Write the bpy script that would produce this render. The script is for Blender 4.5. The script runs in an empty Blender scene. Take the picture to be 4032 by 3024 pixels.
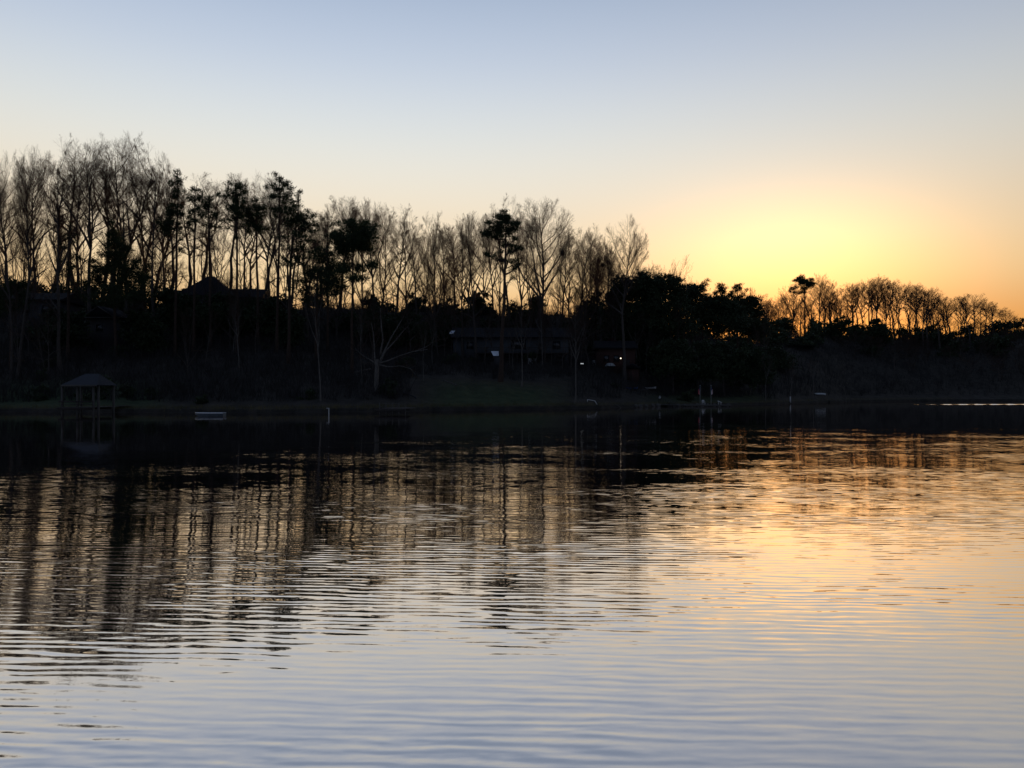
import bpy, math, random
import numpy as np

# ------------------------------------------------------------------ camera, sky, sun, exposure
SC = bpy.context.scene
COL = SC.collection
PI = math.pi
F = 3046.0            # focal length in pixels of the 4032 px wide photograph
CX, HY = 2016.0, 1548.0   # principal column and horizon row
CAMZ = 2.3

cam = bpy.data.cameras.new('camera')
cam_o = bpy.data.objects.new('camera', cam)
COL.objects.link(cam_o)
cam_o.location = (0, 0, CAMZ)
cam_o.rotation_euler = (PI / 2, 0, 0)
cam.sensor_width = 36
cam.lens = F / 4032 * 36
cam.shift_y = (HY - 1512) / 4032
cam.clip_start = 0.1
cam.clip_end = 9000
SC.camera = cam_o

SUN_AZ, SUN_EL = math.radians(20.2), math.radians(2.5)
SUNV = (math.sin(SUN_AZ) * math.cos(SUN_EL), math.cos(SUN_AZ) * math.cos(SUN_EL), math.sin(SUN_EL))

world = bpy.data.worlds.new('World')
SC.world = world
world.use_nodes = True
wt = world.node_tree
wt.nodes.clear()


def wn(t, **kw):
    n = wt.nodes.new(t)
    for k, v in kw.items():
        setattr(n, k, v)
    return n


def wmath(op, a, b=None, clamp=False):
    n = wn('ShaderNodeMath', operation=op, use_clamp=clamp)
    for i, v in enumerate((a, b)):
        if v is None:
            continue
        if isinstance(v, (int, float)):
            n.inputs[i].default_value = v
        else:
            wt.links.new(v, n.inputs[i])
    return n.outputs[0]


def wramp(fac, stops, interp='B_SPLINE'):
    n = wn('ShaderNodeValToRGB')
    wt.links.new(fac, n.inputs[0])
    e = n.color_ramp.elements
    n.color_ramp.interpolation = interp
    while len(e) < len(stops):
        e.new(0.5)
    for el, (p, c) in zip(e, stops):
        el.position = p
        el.color = (c[0], c[1], c[2], 1)
    return n.outputs[0]


out = wn('ShaderNodeOutputWorld')
sky = wn('ShaderNodeTexSky', sky_type='NISHITA')
sky.sun_disc = False
sky.sun_elevation = SUN_EL
sky.sun_rotation = SUN_AZ
sky.air_density, sky.dust_density, sky.ozone_density = 1.0, 1.0, 1.0
bg1 = wn('ShaderNodeBackground')
wt.links.new(sky.outputs[0], bg1.inputs[0])
bg1.inputs[1].default_value = 0.016
# twilight colour of the thin high haze: by height above the horizon, warm low, blue high,
# brighter on the western half of the dome than on the eastern one
tc = wn('ShaderNodeTexCoord')
sep = wn('ShaderNodeSeparateXYZ')
wt.links.new(tc.outputs['Generated'], sep.inputs[0])
dx, dy, dz = sep.outputs
el = wmath('DIVIDE', wmath('ARCSINE', wmath('MAXIMUM', dz, 0.0)), PI / 2)
haze_col = wramp(el, [
    (0.000, (0.58, 0.20, 0.040)),
    (0.050, (0.64, 0.235, 0.042)),
    (0.083, (0.77, 0.545, 0.275)),
    (0.115, (0.80, 0.61, 0.385)),
    (0.160, (0.775, 0.71, 0.590)),
    (0.205, (0.66, 0.690, 0.680)),
    (0.255, (0.485, 0.555, 0.675)),
    (0.310, (0.335, 0.420, 0.56)),
    (0.450, (0.200, 0.270, 0.42)),
    (0.700, (0.120, 0.170, 0.29)),
    (1.000, (0.080, 0.120, 0.22))])
side = wmath('SUBTRACT', wmath('SUBTRACT', 1.06, wmath('MULTIPLY', dx, 0.22)), wmath('MULTIPLY', wmath('MULTIPLY', dx, dx), 0.42))
west = wn('ShaderNodeMapRange', interpolation_type='SMOOTHSTEP')
wt.links.new(dy, west.inputs[0])
west.inputs[1].default_value = -0.75
west.inputs[2].default_value = 0.85
west.inputs[3].default_value = 0.27
west.inputs[4].default_value = 1.0
east_col = wramp(el, [
    (0.000, (0.120, 0.145, 0.215)),
    (0.120, (0.150, 0.170, 0.250)),
    (0.350, (0.120, 0.160, 0.260)),
    (1.000, (0.080, 0.120, 0.22))])
west.inputs[3].default_value = 0.0
mixc = wn('ShaderNodeMix', data_type='RGBA')
wt.links.new(west.outputs[0], mixc.inputs[0])
wt.links.new(east_col, mixc.inputs[6])
wt.links.new(haze_col, mixc.inputs[7])
bg2 = wn('ShaderNodeBackground')
wt.links.new(mixc.outputs[2], bg2.inputs[0])
wt.links.new(side, bg2.inputs[1])
# aureole round the sun
GA, GE = math.radians(20.0), math.radians(8.8)
gv = (math.sin(GA) * math.cos(GE), math.cos(GA) * math.cos(GE), math.sin(GE))
dirn = wn('ShaderNodeVectorMath', operation='SUBTRACT')
wt.links.new(tc.outputs['Generated'], dirn.inputs[0])
dirn.inputs[1].default_value = gv
sc_ = wn('ShaderNodeVectorMath', operation='MULTIPLY')
wt.links.new(dirn.outputs[0], sc_.inputs[0])
sc_.inputs[1].default_value = (0.76, 0.76, 1.6)
ln = wn('ShaderNodeVectorMath', operation='LENGTH')
wt.links.new(sc_.outputs[0], ln.inputs[0])
r2 = wmath('POWER', wmath('DIVIDE', ln.outputs['Value'], 0.118), 2.0)
glow = wmath('POWER', 2.718, wmath('MULTIPLY', r2, -1.0))
bg3 = wn('ShaderNodeBackground')
wt.links.new(wramp(el, [(0.0, (1.05, 0.12, 0.0)), (0.055, (1.05, 0.20, 0.0)), (0.085, (0.95, 0.34, 0.04)), (0.120, (0.85, 0.44, 0.12)), (1.0, (0.60, 0.42, 0.17))], 'LINEAR'), bg3.inputs[0])
wt.links.new(glow, bg3.inputs[1])
a1 = wn('ShaderNodeAddShader')
a2 = wn('ShaderNodeAddShader')
wt.links.new(bg1.outputs[0], a1.inputs[0])
wt.links.new(bg2.outputs[0], a1.inputs[1])
wt.links.new(a1.outputs[0], a2.inputs[0])
wt.links.new(bg3.outputs[0], a2.inputs[1])
wt.links.new(a2.outputs[0], out.inputs[0])

sl = bpy.data.lights.new('sun', 'SUN')
sl.energy = 5.0
sl.angle = math.radians(0.5)
sl.color = (1.0, 0.62, 0.30)
so = bpy.data.objects.new('sun', sl)
COL.objects.link(so)
so.rotation_euler = (PI / 2 - SUN_EL, 0, PI - SUN_AZ)
so.location = (60, 150, 80)

vs = SC.view_settings
SC.display_settings.display_device = 'sRGB'
vs.view_transform = 'Standard'
vs.look = 'None'
vs.exposure = 0.0
vs.gamma = 1.0
vs.use_curve_mapping = False
SC.render.engine = 'CYCLES'
SC.cycles.max_bounces = 6
SC.cycles.diffuse_bounces = 2
SC.cycles.glossy_bounces = 3
SC.cycles.use_denoising = True

# ------------------------------------------------------------------ materials


def material(name, c1, c2=None, scale=3.0, rough=0.9, spec=0.2, stretch=(1, 1, 1), bump=0.0, metallic=0.0, detail=4.0):
    m = bpy.data.materials.new(name)
    m.use_nodes = True
    nt = m.node_tree
    b = nt.nodes['Principled BSDF']
    b.inputs['Roughness'].default_value = rough
    b.inputs['Metallic'].default_value = metallic
    b.inputs['Specular IOR Level'].default_value = spec
    if c2 is None:
        c2 = tuple(x * 0.75 for x in c1)
    t = nt.nodes.new('ShaderNodeTexCoord')
    mp = nt.nodes.new('ShaderNodeMapping')
    mp.inputs['Scale'].default_value = stretch
    nz = nt.nodes.new('ShaderNodeTexNoise')
    nz.inputs['Scale'].default_value = scale
    nz.inputs['Detail'].default_value = detail
    nt.links.new(t.outputs['Object'], mp.inputs[0])
    nt.links.new(mp.outputs[0], nz.inputs['Vector'])
    r = nt.nodes.new('ShaderNodeValToRGB')
    r.color_ramp.elements[0].position = 0.35
    r.color_ramp.elements[1].position = 0.65
    r.color_ramp.elements[0].color = (*c1, 1)
    r.color_ramp.elements[1].color = (*c2, 1)
    nt.links.new(nz.outputs[0], r.inputs[0])
    nt.links.new(r.outputs[0], b.inputs['Base Color'])
    if bump:
        bp = nt.nodes.new('ShaderNodeBump')
        bp.inputs['Strength'].default_value = 0.6
        bp.inputs['Distance'].default_value = bump
        nt.links.new(nz.outputs[0], bp.inputs['Height'])
        nt.links.new(bp.outputs[0], b.inputs['Normal'])
    return m


def emitter(name, col, strength):
    m = bpy.data.materials.new(name)
    m.use_nodes = True
    b = m.node_tree.nodes['Principled BSDF']
    b.inputs['Base Color'].default_value = (*col, 1)
    b.inputs['Emission Color'].default_value = (*col, 1)
    b.inputs['Emission Strength'].default_value = strength
    return m


M = {}
M['bark'] = material('grey_bark', (0.075, 0.066, 0.058), (0.035, 0.030, 0.027), 2.5, 0.95, 0.1, (6, 6, 1), 0.02)
M['pale_bark'] = material('pale_bark', (0.125, 0.117, 0.105), (0.06, 0.055, 0.048), 2.0, 0.95, 0.1, (5, 5, 1), 0.02)
M['twig'] = material('twig_bark', (0.060, 0.048, 0.040), (0.035, 0.028, 0.024), 1.5, 0.95, 0.1)
M['pine_bark'] = material('pine_bark', (0.060, 0.042, 0.032), (0.028, 0.020, 0.016), 3.0, 0.95, 0.1, (4, 4, 1), 0.02)
M['needles'] = material('pine_needles', (0.030, 0.045, 0.016), (0.016, 0.026, 0.010), 1.2, 0.8, 0.15)
M['leaves'] = material('evergreen_leaves', (0.026, 0.040, 0.015), (0.014, 0.023, 0.009), 1.5, 0.7, 0.2)
M['maroon'] = material('maroon_leaves', (0.055, 0.016, 0.022), (0.030, 0.010, 0.014), 1.5, 0.8, 0.2)
M['brush'] = material('dry_brush', (0.030, 0.029, 0.028), (0.018, 0.018, 0.018), 0.6, 0.95, 0.1)
M['reed'] = material('dry_grass', (0.10, 0.085, 0.045), (0.05, 0.05, 0.022), 0.8, 0.95, 0.1)
M['wood'] = material('weathered_wood', (0.075, 0.072, 0.066), (0.042, 0.040, 0.036), 6.0, 0.9, 0.15, (8, 1, 8))
M['dark_wood'] = material('dark_stained_wood', (0.036, 0.031, 0.028), (0.022, 0.019, 0.018), 6.0, 0.9, 0.15, (1, 8, 8))
M['shingle'] = material('dark_shingles', (0.010, 0.010, 0.012), (0.006, 0.006, 0.008), 9.0, 0.9, 0.15)
M['blue_metal'] = material('blue_grey_sheet_roof', (0.009, 0.012, 0.020), (0.006, 0.008, 0.014), 3.0, 0.7, 0.2)
M['siding'] = material('dark_siding', (0.034, 0.033, 0.035), (0.025, 0.025, 0.027), 4.0, 0.85, 0.2, (1, 1, 8))
M['grey_siding'] = material('grey_siding', (0.050, 0.056, 0.062), (0.038, 0.043, 0.048), 4.0, 0.85, 0.2, (1, 1, 8))
M['brick'] = material('red_brown_brickwork', (0.060, 0.030, 0.024), (0.036, 0.020, 0.017), 12.0, 0.9, 0.15)
M['white'] = material('weathered_white_paint', (0.46, 0.47, 0.47), (0.36, 0.37, 0.37), 5.0, 0.6, 0.3)
M['offwhite'] = material('off_white_canvas', (0.34, 0.36, 0.36), (0.26, 0.28, 0.28), 4.0, 0.8, 0.2)
M['glass'] = material('window_glass', (0.020, 0.022, 0.026), (0.014, 0.016, 0.02), 2.0, 0.08, 0.5)
M['hull'] = material('pale_aluminium_hull', (0.06, 0.075, 0.088), (0.043, 0.054, 0.062), 5.0, 0.5, 0.4)
M['blue'] = material('blue_plastic_hull', (0.04, 0.09, 0.22), (0.03, 0.06, 0.16), 5.0, 0.5, 0.4)
M['tin'] = material('corrugated_tin', (0.62, 0.64, 0.66), (0.45, 0.47, 0.50), 5.0, 0.28, 0.5, (14, 1, 1), 0.0, 0.75)
M['red'] = material('red_cloth', (0.42, 0.04, 0.05), (0.32, 0.03, 0.04), 5.0, 0.9, 0.1)
M['stripe_white'] = material('white_cloth', (0.75, 0.74, 0.72), (0.62, 0.62, 0.61), 5.0, 0.9, 0.1)
M['navy'] = material('navy_cloth', (0.03, 0.04, 0.14), (0.02, 0.03, 0.10), 5.0, 0.9, 0.1)
M['stone'] = material('grey_stone', (0.085, 0.082, 0.076), (0.05, 0.048, 0.044), 4.0, 0.95, 0.15, (1, 1, 1), 0.03)
M['lamp_warm'] = emitter('lit_warm_bulb', (1.0, 0.86, 0.62), 2.5)
M['lamp_cool'] = emitter('lit_white_tube', (0.92, 0.97, 1.0), 0.5)

# translucent tint added to the twigs to imitate a warm backlit glow
for key_ in ('twig',):
    nt = M[key_].node_tree
    pb = nt.nodes['Principled BSDF']
    tl = nt.nodes.new('ShaderNodeBsdfTranslucent')
    tl.inputs['Color'].default_value = (0.20, 0.12, 0.085, 1)
    mxs = nt.nodes.new('ShaderNodeMixShader')
    mxs.inputs[0].default_value = 0.45
    nt.links.new(pb.outputs[0], mxs.inputs[1])
    nt.links.new(tl.outputs[0], mxs.inputs[2])
    nt.links.new(mxs.outputs[0], nt.nodes['Material Output'].inputs[0])

# ground: leaf litter with mown grass where the vertex weight says lawn
mg = bpy.data.materials.new('leaf_litter_and_lawn')
mg.use_nodes = True
nt = mg.node_tree
b = nt.nodes['Principled BSDF']
b.inputs['Roughness'].default_value = 0.95
b.inputs['Specular IOR Level'].default_value = 0.1
geo = nt.nodes.new('ShaderNodeNewGeometry')
nz = nt.nodes.new('ShaderNodeTexNoise')
nz.inputs['Scale'].default_value = 0.55
nz.inputs['Detail'].default_value = 8
nt.links.new(geo.outputs['Position'], nz.inputs['Vector'])
rl = nt.nodes.new('ShaderNodeValToRGB')
rl.color_ramp.elements[0].position, rl.color_ramp.elements[1].position = 0.35, 0.68
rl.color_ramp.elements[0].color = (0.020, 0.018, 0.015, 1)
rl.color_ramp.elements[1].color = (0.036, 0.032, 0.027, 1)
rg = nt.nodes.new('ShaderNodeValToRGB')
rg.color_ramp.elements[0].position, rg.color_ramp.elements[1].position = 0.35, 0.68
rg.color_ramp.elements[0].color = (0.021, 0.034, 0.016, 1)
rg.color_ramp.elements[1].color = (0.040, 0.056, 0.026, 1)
nt.links.new(nz.outputs[0], rl.inputs[0])
nt.links.new(nz.outputs[0], rg.inputs[0])
at = nt.nodes.new('ShaderNodeAttribute')
at.attribute_name = 'lawn'
mx = nt.nodes.new('ShaderNodeMix')
mx.data_type = 'RGBA'
nt.links.new(at.outputs['Fac'], mx.inputs[0])
nt.links.new(rl.outputs[0], mx.inputs[6])
nt.links.new(rg.outputs[0], mx.inputs[7])
nt.links.new(mx.outputs[2], b.inputs['Base Color'])
bp = nt.nodes.new('ShaderNodeBump')
bp.inputs['Distance'].default_value = 0.15
nz2 = nt.nodes.new('ShaderNodeTexNoise')
nz2.inputs['Scale'].default_value = 6
nt.links.new(geo.outputs['Position'], nz2.inputs['Vector'])
nt.links.new(nz2.outputs[0], bp.inputs['Height'])
nt.links.new(bp.outputs[0], b.inputs['Normal'])
M['ground'] = mg

# water: wind ripples 0.2-0.35 m long as a slope field in metres of the lake surface
mw = bpy.data.materials.new('rippled_lake_water')
mw.use_nodes = True
nt = mw.node_tree
nt.nodes.clear()


def nn(t, **kw):
    n = nt.nodes.new(t)
    for k, v in kw.items():
        setattr(n, k, v)
    return n


def mth(op, a, b=None, c=None):
    n = nn('ShaderNodeMath', operation=op)
    for i, v in enumerate((a, b, c)):
        if v is None:
            continue
        if isinstance(v, (int, float)):
            n.inputs[i].default_value = v
        else:
            nt.links.new(v, n.inputs[i])
    return n.outputs[0]


def maprange(v, a, b_, c, d, smooth=True):
    n = nn('ShaderNodeMapRange', interpolation_type='SMOOTHSTEP' if smooth else 'LINEAR')
    nt.links.new(v, n.inputs[0])
    for i, x in enumerate((a, b_, c, d)):
        n.inputs[i + 1].default_value = x
    return n.outputs[0]


geo = nn('ShaderNodeNewGeometry')
spx = nn('ShaderNodeSeparateXYZ')
nt.links.new(geo.outputs['Position'], spx.inputs[0])
PX, PY = spx.outputs[0], spx.outputs[1]


def noise(sx, sy, rot, detail=2.0, rough=0.5, off=0.0):
    mp = nn('ShaderNodeMapping')
    mp.inputs['Location'].default_value = (off, off * 1.7, off * 0.3)
    mp.inputs['Rotation'].default_value = (0, 0, math.radians(rot))
    mp.inputs['Scale'].default_value = (sx, sy, 1)
    mp.vector_type = 'TEXTURE' if False else 'POINT'
    nt.links.new(geo.outputs['Position'], mp.inputs[0])
    n = nn('ShaderNodeTexNoise')
    n.inputs['Scale'].default_value = 1.0
    n.inputs['Detail'].default_value = detail
    n.inputs['Roughness'].default_value = rough
    nt.links.new(mp.outputs[0], n.inputs['Vector'])
    return n.outputs[0]


def wave(length, stretch, rot, dist, dscale, off=0.0):
    mp = nn('ShaderNodeMapping')
    mp.inputs['Location'].default_value = (off, off, 0)
    mp.inputs['Rotation'].default_value = (0, 0, math.radians(rot))
    mp.inputs['Scale'].default_value = (stretch, 1, 1)
    nt.links.new(geo.outputs['Position'], mp.inputs[0])
    n = nn('ShaderNodeTexWave', wave_type='BANDS', bands_direction='Y', wave_profile='SIN')
    n.inputs['Scale'].default_value = 0.314 / length
    n.inputs['Distortion'].default_value = dist
    n.inputs['Detail'].default_value = 1.5
    n.inputs['Detail Scale'].default_value = dscale
    nt.links.new(mp.outputs[0], n.inputs['Vector'])
    return n.outputs['Fac']


def centred(v, amp):
    return mth('MULTIPLY', mth('SUBTRACT', v, 0.5), amp)


dist = mth('SQRT', mth('ADD', mth('MULTIPLY', PX, PX), mth('MULTIPLY', PY, PY)))
# ruffled water reaches further out on the right (west wind) than on the left
edge = mth('ADD', maprange(PX, -20.0, 14.0, 0.0, 29.0), 30.0)
patch = noise(0.10, 0.22, 6, 2.0, 0.5, 3.1)
ruff = mth('ADD', mth('DIVIDE', dist, edge), mth('MULTIPLY', mth('SUBTRACT', patch, 0.5), 0.5))
amp = maprange(ruff, 0.72, 1.12, 1.0, 0.10)
gust = maprange(noise(0.16, 0.42, 5, 2.0, 0.5, 9.4), 0.34, 0.66, 0.45, 1.25)
amp = mth('MULTIPLY', amp, gust)
sy = mth('ADD', centred(wave(0.150, 0.34, 11, 6.0, 1.0), 0.060),
         centred(wave(0.105, 0.40, 6, 7.0, 1.3, 4.0), 0.034))
sy = mth('ADD', sy, centred(noise(2.6, 7.5, 9, 3.0, 0.6, 1.0), 0.120))
sy = mth('ADD', sy, centred(noise(0.35, 1.1, 4, 1.0, 0.5, 2.0), 0.030))
mid_w = maprange(dist, 9.0, 18.0, 0.0, 1.0)
sy = mth('ADD', sy, mth('MULTIPLY', centred(noise(2.4, 2.4, 6, 3.0, 0.6, 7.0), 0.085), mid_w))
far_w = maprange(dist, 18.0, 36.0, 0.0, 1.0)
sy = mth('ADD', sy, mth('MULTIPLY', centred(noise(0.9, 0.45, 4, 3.0, 0.6, 8.0), 0.10), far_w))
sx = mth('ADD', centred(noise(0.9, 3.2, 8, 3.0, 0.5, 5.0), 0.040), centred(noise(3.0, 9.0, 8, 2.0, 0.5, 6.0), 0.018))
sy = mth('MULTIPLY', sy, amp)
sx = mth('MULTIPLY', sx, amp)
cmb = nn('ShaderNodeCombineXYZ')
nt.links.new(sx, cmb.inputs[0])
nt.links.new(sy, cmb.inputs[1])
cmb.inputs[2].default_value = 1.0
nrm = nn('ShaderNodeVectorMath', operation='NORMALIZE')
nt.links.new(cmb.outputs[0], nrm.inputs[0])
gl = nn('ShaderNodeBsdfGlossy')
gl.inputs['Color'].default_value = (0.96, 0.90, 0.875, 1)
gl.inputs['Roughness'].default_value = 0.02
nt.links.new(nrm.outputs[0], gl.inputs['Normal'])
df = nn('ShaderNodeBsdfDiffuse')
df.inputs['Color'].default_value = (0.008, 0.012, 0.014, 1)
fr = nn('ShaderNodeFresnel')
fr.inputs['IOR'].default_value = 1.33
fac = mth('MINIMUM', mth('MULTIPLY_ADD', fr.outputs[0], 0.80, 0.55), 0.96)
ms = nn('ShaderNodeMixShader')
nt.links.new(fac, ms.inputs[0])
nt.links.new(df.outputs[0], ms.inputs[1])
nt.links.new(gl.outputs[0], ms.inputs[2])
mo = nn('ShaderNodeOutputMaterial')
nt.links.new(ms.outputs[0], mo.inputs[0])
M['water'] = mw
mwk = mw.copy()
mwk.name = 'smooth_wake_water'
g2 = [n for n in mwk.node_tree.nodes if n.type == 'BSDF_GLOSSY'][0]
for l in list(mwk.node_tree.links):
    if l.to_node == g2 and l.to_socket.name == 'Normal':
        mwk.node_tree.links.remove(l)
M['wake'] = mwk

# ------------------------------------------------------------------ helpers


def mesh_np(name, V, quads=None, tris=None):
    me = bpy.data.meshes.new(name)
    V = np.asarray(V, dtype=np.float32).reshape(-1, 3)
    me.vertices.add(len(V))
    me.vertices.foreach_set('co', V.ravel())
    idx, starts, tot = [], [], 0
    if quads is not None and len(quads):
        q = np.asarray(quads, dtype=np.int32)
        idx.append(q.ravel())
        starts.append(np.arange(len(q)) * 4)
        tot = len(q) * 4
    if tris is not None and len(tris):
        t = np.asarray(tris, dtype=np.int32)
        idx.append(t.ravel())
        starts.append(tot + np.arange(len(t)) * 3)
    idx = np.concatenate(idx)
    starts = np.concatenate(starts).astype(np.int32)
    me.loops.add(len(idx))
    me.loops.foreach_set('vertex_index', idx)
    me.polygons.add(len(starts))
    me.polygons.foreach_set('loop_start', starts)
    me.update(calc_edges=True)
    return me


def link(name, me, mat=None, parent=None, loc=None, rot=None, scale=None):
    o = bpy.data.objects.new(name, me)
    COL.objects.link(o)
    if mat is not None and me is not None and not me.materials:
        me.materials.append(mat)
    if parent is not None:
        o.parent = parent
    if loc is not None:
        o.location = loc
    if rot is not None:
        o.rotation_euler = rot
    if scale is not None:
        o.scale = scale
    return o


def tag(o, label=None, cat=None, group=None, kind=None):
    if label:
        o['label'] = label
    if cat:
        o['category'] = cat
    if group:
        o['group'] = group
    if kind:
        o['kind'] = kind
    return o


def thing(name, label, cat, loc, rz=0.0, group=None, scale=None):
    o = link(name, None, loc=loc, rot=(0, 0, rz), scale=scale)
    return tag(o, label, cat, group)


class MB:
    """collects boxes, bars and prisms into one mesh"""

    def __init__(self):
        self.v, self.q, self.t = [], [], []

    def box(self, x0, x1, y0, y1, z0, z1):
        n = len(self.v)
        self.v += [(x0, y0, z0), (x1, y0, z0), (x1, y1, z0), (x0, y1, z0),
                   (x0, y0, z1), (x1, y0, z1), (x1, y1, z1), (x0, y1, z1)]
        self.q += [tuple(n + i for i in f) for f in ((3, 2, 1, 0), (4, 5, 6, 7), (0, 1, 5, 4), (1, 2, 6, 5), (2, 3, 7, 6), (3, 0, 4, 7))]
        return self

    def bar(self, a, b, r, s=6, r1=None):
        a, b = np.array(a, float), np.array(b, float)
        r1 = r if r1 is None else r1
        d = (b - a) / (np.linalg.norm(b - a) + 1e-9)
        ref = np.array((0, 0, 1.0)) if abs(d[2]) < 0.9 else np.array((1.0, 0, 0))
        u = np.cross(d, ref)
        u /= np.linalg.norm(u)
        w = np.cross(d, u)
        n = len(self.v)
        for p, rr in ((a, r), (b, r1)):
            for k in range(s):
                an = 2 * PI * k / s
                self.v.append(tuple(p + rr * (math.cos(an) * u + math.sin(an) * w)))
        for k in range(s):
            k2 = (k + 1) % s
            self.q.append((n + k, n + k2, n + s + k2, n + s + k))
        for k in range(1, s - 1):
            self.t.append((n, n + k + 1, n + k))
            self.t.append((n + s, n + s + k, n + s + k + 1))
        return self

    def prism(self, poly, y0, y1):
        """extrude an x-z polygon along y"""
        n, m = len(self.v), len(poly)
        self.v += [(x, y0, z) for x, z in poly] + [(x, y1, z) for x, z in poly]
        for k in range(m):
            k2 = (k + 1) % m
            self.q.append((n + k, n + k2, n + m + k2, n + m + k))
        for k in range(1, m - 1):
            self.t.append((n, n + k + 1, n + k))
            self.t.append((n + m, n + m + k, n + m + k + 1))
        return self

    def face(self, pts):
        n = len(self.v)
        self.v += list(pts)
        if len(pts) == 4:
            self.q.append((n, n + 1, n + 2, n + 3))
        else:
            self.t.append((n, n + 1, n + 2))
        return self

    def hull(self, secs):
        """loft equal-length sections"""
        n, m = len(self.v), len(secs[0])
        for s in secs:
            self.v += list(s)
        for i in range(len(secs) - 1):
            for k in range(m - 1):
                a = n + i * m + k
                self.q.append((a, a + 1, a + m + 1, a + m))
        return self

    def mesh(self, name):
        return mesh_np(name, self.v, self.q, self.t)

    def build(self, name, mat, parent=None, **kw):
        return link(name, self.mesh(name), mat, parent, **kw)


def tubes(P, R, S):
    """P (B,N,3) polylines, R (B,N) radii -> verts, quads"""
    B, N, _ = P.shape
    T = np.gradient(P, axis=1)
    T /= np.linalg.norm(T, axis=2, keepdims=True) + 1e-9
    ref = np.where(np.abs(T[..., 2:3]) > 0.95, np.array((1.0, 0, 0)), np.array((0.0, 0, 1.0)))
    U = np.cross(T, ref)
    U /= np.linalg.norm(U, axis=2, keepdims=True) + 1e-9
    W = np.cross(T, U)
    an = np.arange(S) * 2 * PI / S
    V = P[:, :, None, :] + R[:, :, None, None] * (np.cos(an)[None, None, :, None] * U[:, :, None, :] + np.sin(an)[None, None, :, None] * W[:, :, None, :])
    base = (np.arange(B)[:, None, None] * N + np.arange(N - 1)[None, :, None]) * S
    k = np.arange(S)[None, None, :]
    k2 = (k + 1) % S
    Q = np.stack((base + k, base + k2, base + S + k2, base + S + k), axis=-1).reshape(-1, 4)
    return V.reshape(-1, 3), Q


def join(parts):
    Vs, Qs, n = [], [], 0
    for V, Q in parts:
        Vs.append(V)
        Qs.append(Q + n)
        n += len(V)
    return np.concatenate(Vs), np.concatenate(Qs)


# ------------------------------------------------------------------ terrain
S_PHI = np.array([-180, -150, -120, -90, -60, -45, -33.5, -26, -18.4, -10, -4, 1.6, 7.2, 12.7, 16.2, 19, 21.2, 23.6, 27.5, 33.5, 45, 60, 90, 120, 150, 180.])
S_R = np.array([2.6, 10, 40, 90, 118, 118, 112, 102, 93.5, 97, 103, 108, 120, 142, 153, 170, 192, 222, 250, 278, 300, 280, 160, 60, 12, 2.6])
PD = np.array([0.0, 0.35, 8, 15, 22, 35, 48, 60, 80, 95, 110, 130, 160, 220, 400, 5000.])
PROF = np.array([
    [0.02, 0.4, 0.8, 1.2, 1.6, 2.5, 3.2, 4, 5, 6, 6.5, 7, 8, 9, 10, 10],            # behind and beside the viewer
    [0.02, 0.4, 1.5, 3.0, 4.4, 7.4, 10.5, 14.6, 20.4, 20.8, 19, 17, 14, 11, 8, 6],   # left shore
    [0.02, 0.45, 1.7, 3.5, 5.0, 7.2, 8.8, 12.8, 20.8, 21.4, 19, 16, 13, 10, 8, 6],   # middle
    [0.02, 0.4, 1.1, 2.0, 3.0, 5.2, 8.0, 11.5, 16.5, 18.5, 18.5, 17, 15, 13, 10, 6], # right of middle
    [0.02, 0.5, 1.9, 3.6, 5.4, 8.4, 11.6, 14.8, 19.4, 22.4, 24.2, 25, 24, 20, 14, 6],  # far right ridge
    [0.02, 0.5, 1.9, 3.7, 5.7, 9.2, 13.2, 17.0, 22.6, 26.0, 28.0, 29, 28, 24, 15, 6]])
W_PHI = [-120, -70, -30, -16, -9, 6, 12, 18, 22, 29, 34, 70, 120]
W_IDX = [0, 1, 1, 1, 2, 2, 3, 3, 4, 4, 5, 5, 0]


def shore_r(phi):
    return np.interp(phi, S_PHI, S_R) + 0.9 * np.sin(phi * 1.9) + 0.5 * np.sin(phi * 4.3 + 1)


def terr(x, y):
    x, y = np.asarray(x, float), np.asarray(y, float)
    phi = np.degrees(np.arctan2(x, y))
    d = np.hypot(x, y) - shore_r(phi)
    hs = np.stack([np.interp(d, PD, p) for p in PROF])
    h = 0
    for k in range(6):
        w = np.interp(phi, W_PHI, [1.0 if i == k else 0.0 for i in W_IDX])
        h = h + w * hs[k]
    rough = np.clip((d - 3) / 20, 0, 1) * (0.35 * np.sin(x * 0.21 + y * 0.13) + 0.3 * np.sin(x * 0.09 - y * 0.17 + 2) + 0.15 * np.sin(x * 0.63 + 1) * np.sin(y * 0.51))
    return np.where(d < 0, np.maximum(-2.5, 0.02 + d * 0.25), h + rough)


def shore_d(x, y):
    return float(np.hypot(x, y) - shore_r(np.degrees(np.arctan2(x, y))))


def tz(x, y):
    return float(terr(x, y))


def at(px, D, py=None):
    """world point at depth D seen at a photograph column (and row)"""
    x = (px - CX) / F * D
    return (x, D, CAMZ + (HY - py) / F * D) if py is not None else (x, D, tz(x, D))


def hit(px, py, lo=60, hi=420):
    """depth at which the sight line through a photograph pixel meets the ground"""
    D = np.arange(lo, hi, 0.25)
    z = CAMZ + (HY - py) / F * D
    t = terr((px - CX) / F * D, D)
    ok = np.nonzero((t > z) & (t > 0.0))[0]
    return float(D[ok[0]]) if len(ok) else None


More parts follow.
